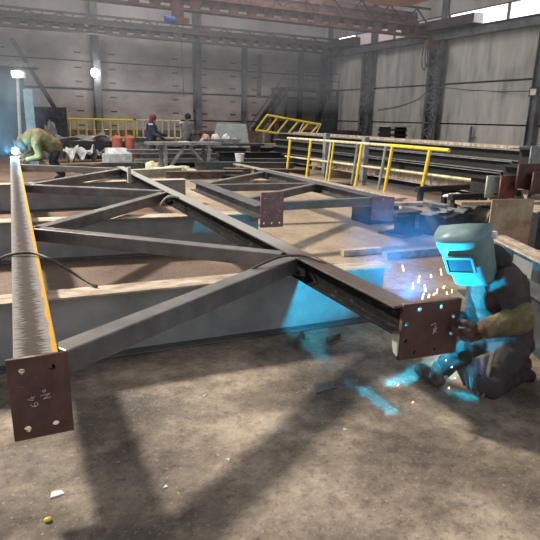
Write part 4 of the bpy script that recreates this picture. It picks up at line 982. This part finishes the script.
MB().box((J2['ls'].x-.10,J2['ls'].y-.12,J2['ls'].z+.02),(J2['ls'].x+.1,J2['ls'].y+.12,J2['ls'].z+.09)).build('reflective_patch', reflect, W2)

# ================================================================== LIGHTS
def area(name, loc, target, sx_, sy_, power, col):
    l = bpy.data.lights.new(name, 'AREA'); l.shape = 'RECTANGLE'; l.size = sx_; l.size_y = sy_; l.energy = power; l.color = col
    o = bpy.data.objects.new(name, l); C.objects.link(o); o.location = loc; o.rotation_euler = (Vector(target)-Vector(loc)).to_track_quat('-Z','Y').to_euler(); return o
area('high_bay_lamp', (-4.3, 13.7, 9.6), (.6,2.0,0), 1.0, 1.0, 3000, (1,.90,.77))
area('roof_light', (4, 12, 10.8), (4,12,0), 10, 14, 350, (.92,.95,1))
area('roof_light_far', (11, 27, 10.8), (12,29,0), 12, 10, 1600, (1,.97,.95))
def point(name, loc, power, col, r):
    l = bpy.data.lights.new(name, 'POINT'); l.energy = power; l.color = col; l.shadow_soft_size = r
    o = bpy.data.objects.new(name, l); C.objects.link(o); o.location = loc
point('arc_light', ep+V(.006,.012,.0), 140, (.012,.58,1), .012)
sp_ = PY(457,361,2.19)
tag(MB().ball((0,0,0), .009).build('weld_spatter', arcm), 'white-hot weld spatter under the right end plate, by the gloved hand', 'weld spatter').location = sp_
point('spatter_light', sp_+V(.005,-.015,-.005), 3.2, (.03,.58,1), .012)
point('arc_light_far', lap+V(-.03,-.2,.03), 22, (.1,.65,1), .04)
point('floodlight_glow', (6.15, WY-.9, 4.05), 60, (.9,.93,1), .15)
w = bpy.data.worlds.new('world'); sc.world = w; w.use_nodes = True
w.node_tree.nodes['Background'].inputs[0].default_value = (.88,.92,1,1); w.node_tree.nodes['Background'].inputs[1].default_value = .55
# ================================================================== HAZE AND WELDING SMOKE
def vol(name, label, cat, lo, hi, dens, col, ns=0, ani=.2):
    m = bpy.data.materials.new(name); m.use_nodes = True; nt = m.node_tree; nt.nodes.clear(); N = nt.nodes.new; L = nt.links.new
    out = N('ShaderNodeOutputMaterial'); v = N('ShaderNodeVolumeScatter'); v.inputs['Color'].default_value = (*col,1); v.inputs['Density'].default_value = dens; v.inputs['Anisotropy'].default_value = ani
    L(v.outputs[0], out.inputs['Volume'])
    c_ = (Vector(lo)+Vector(hi))/2; hx = (Vector(hi)-Vector(lo))/2
    if ns:
        tc = N('ShaderNodeTexCoord'); ln = N('ShaderNodeVectorMath'); ln.operation = 'LENGTH'; L(tc.outputs['Object'], ln.inputs[0])
        mp = N('ShaderNodeMapping'); mp.inputs['Scale'].default_value = hx; L(tc.outputs['Object'], mp.inputs[0])
        n = N('ShaderNodeTexNoise'); n.inputs['Scale'].default_value = ns; n.inputs['Detail'].default_value = 3; L(mp.outputs[0], n.inputs['Vector'])
        a = N('ShaderNodeMapRange'); a.inputs[1].default_value = 1; a.inputs[2].default_value = .15; a.inputs[3].default_value = 0; a.inputs[4].default_value = 1; L(ln.outputs['Value'], a.inputs[0])
        b = N('ShaderNodeMapRange'); b.inputs[1].default_value = .38; b.inputs[2].default_value = .7; L(n.outputs['Fac'], b.inputs[0])
        q = N('ShaderNodeMath'); q.operation = 'MULTIPLY'; L(a.outputs[0], q.inputs[0]); L(b.outputs[0], q.inputs[1])
        q2 = N('ShaderNodeMath'); q2.operation = 'MULTIPLY'; L(q.outputs[0], q2.inputs[0]); q2.inputs[1].default_value = dens; L(q2.outputs[0], v.inputs['Density'])
        mb = MB(); mb.ball((0,0,0), 1, sub=3)
    else: mb = MB(); mb.box((-1,-1,-1),(1,1,1))
    o = mb.build(name, m); o.location = c_; o.scale = hx
    return tag(o, label, cat, kind='stuff')
vol('haze', 'thin grey-blue haze filling the hall', 'haze', (-13.5,6.5,2.0), (WX-.5,WY-.6,10.9), .0065, (.86,.92,1))
vol('welding_smoke', 'blue welding smoke rising above the right end plate', 'smoke', (ep.x-.35,ep.y-.2,ep.z-.05), (ep.x+.45,ep.y+.75,ep.z+.75), .8, (.30,.52,1), 5)
vol('welding_smoke', 'blue welding smoke rising from the far left weld', 'smoke', (lap.x-1.0,lap.y-.8,lap.z-.5), (lap.x+.9,lap.y+1.2,lap.z+2.6), .5, (.5,.72,1), 1.6)
# strip helper flags
for o in bpy.data.objects:
    if '_w' in o: del o['_w']
sc.view_settings.view_transform = 'Standard'; sc.view_settings.look = 'None'; sc.view_settings.gamma = 1; sc.view_settings.exposure = 0.62
sc.view_settings.use_curve_mapping = False
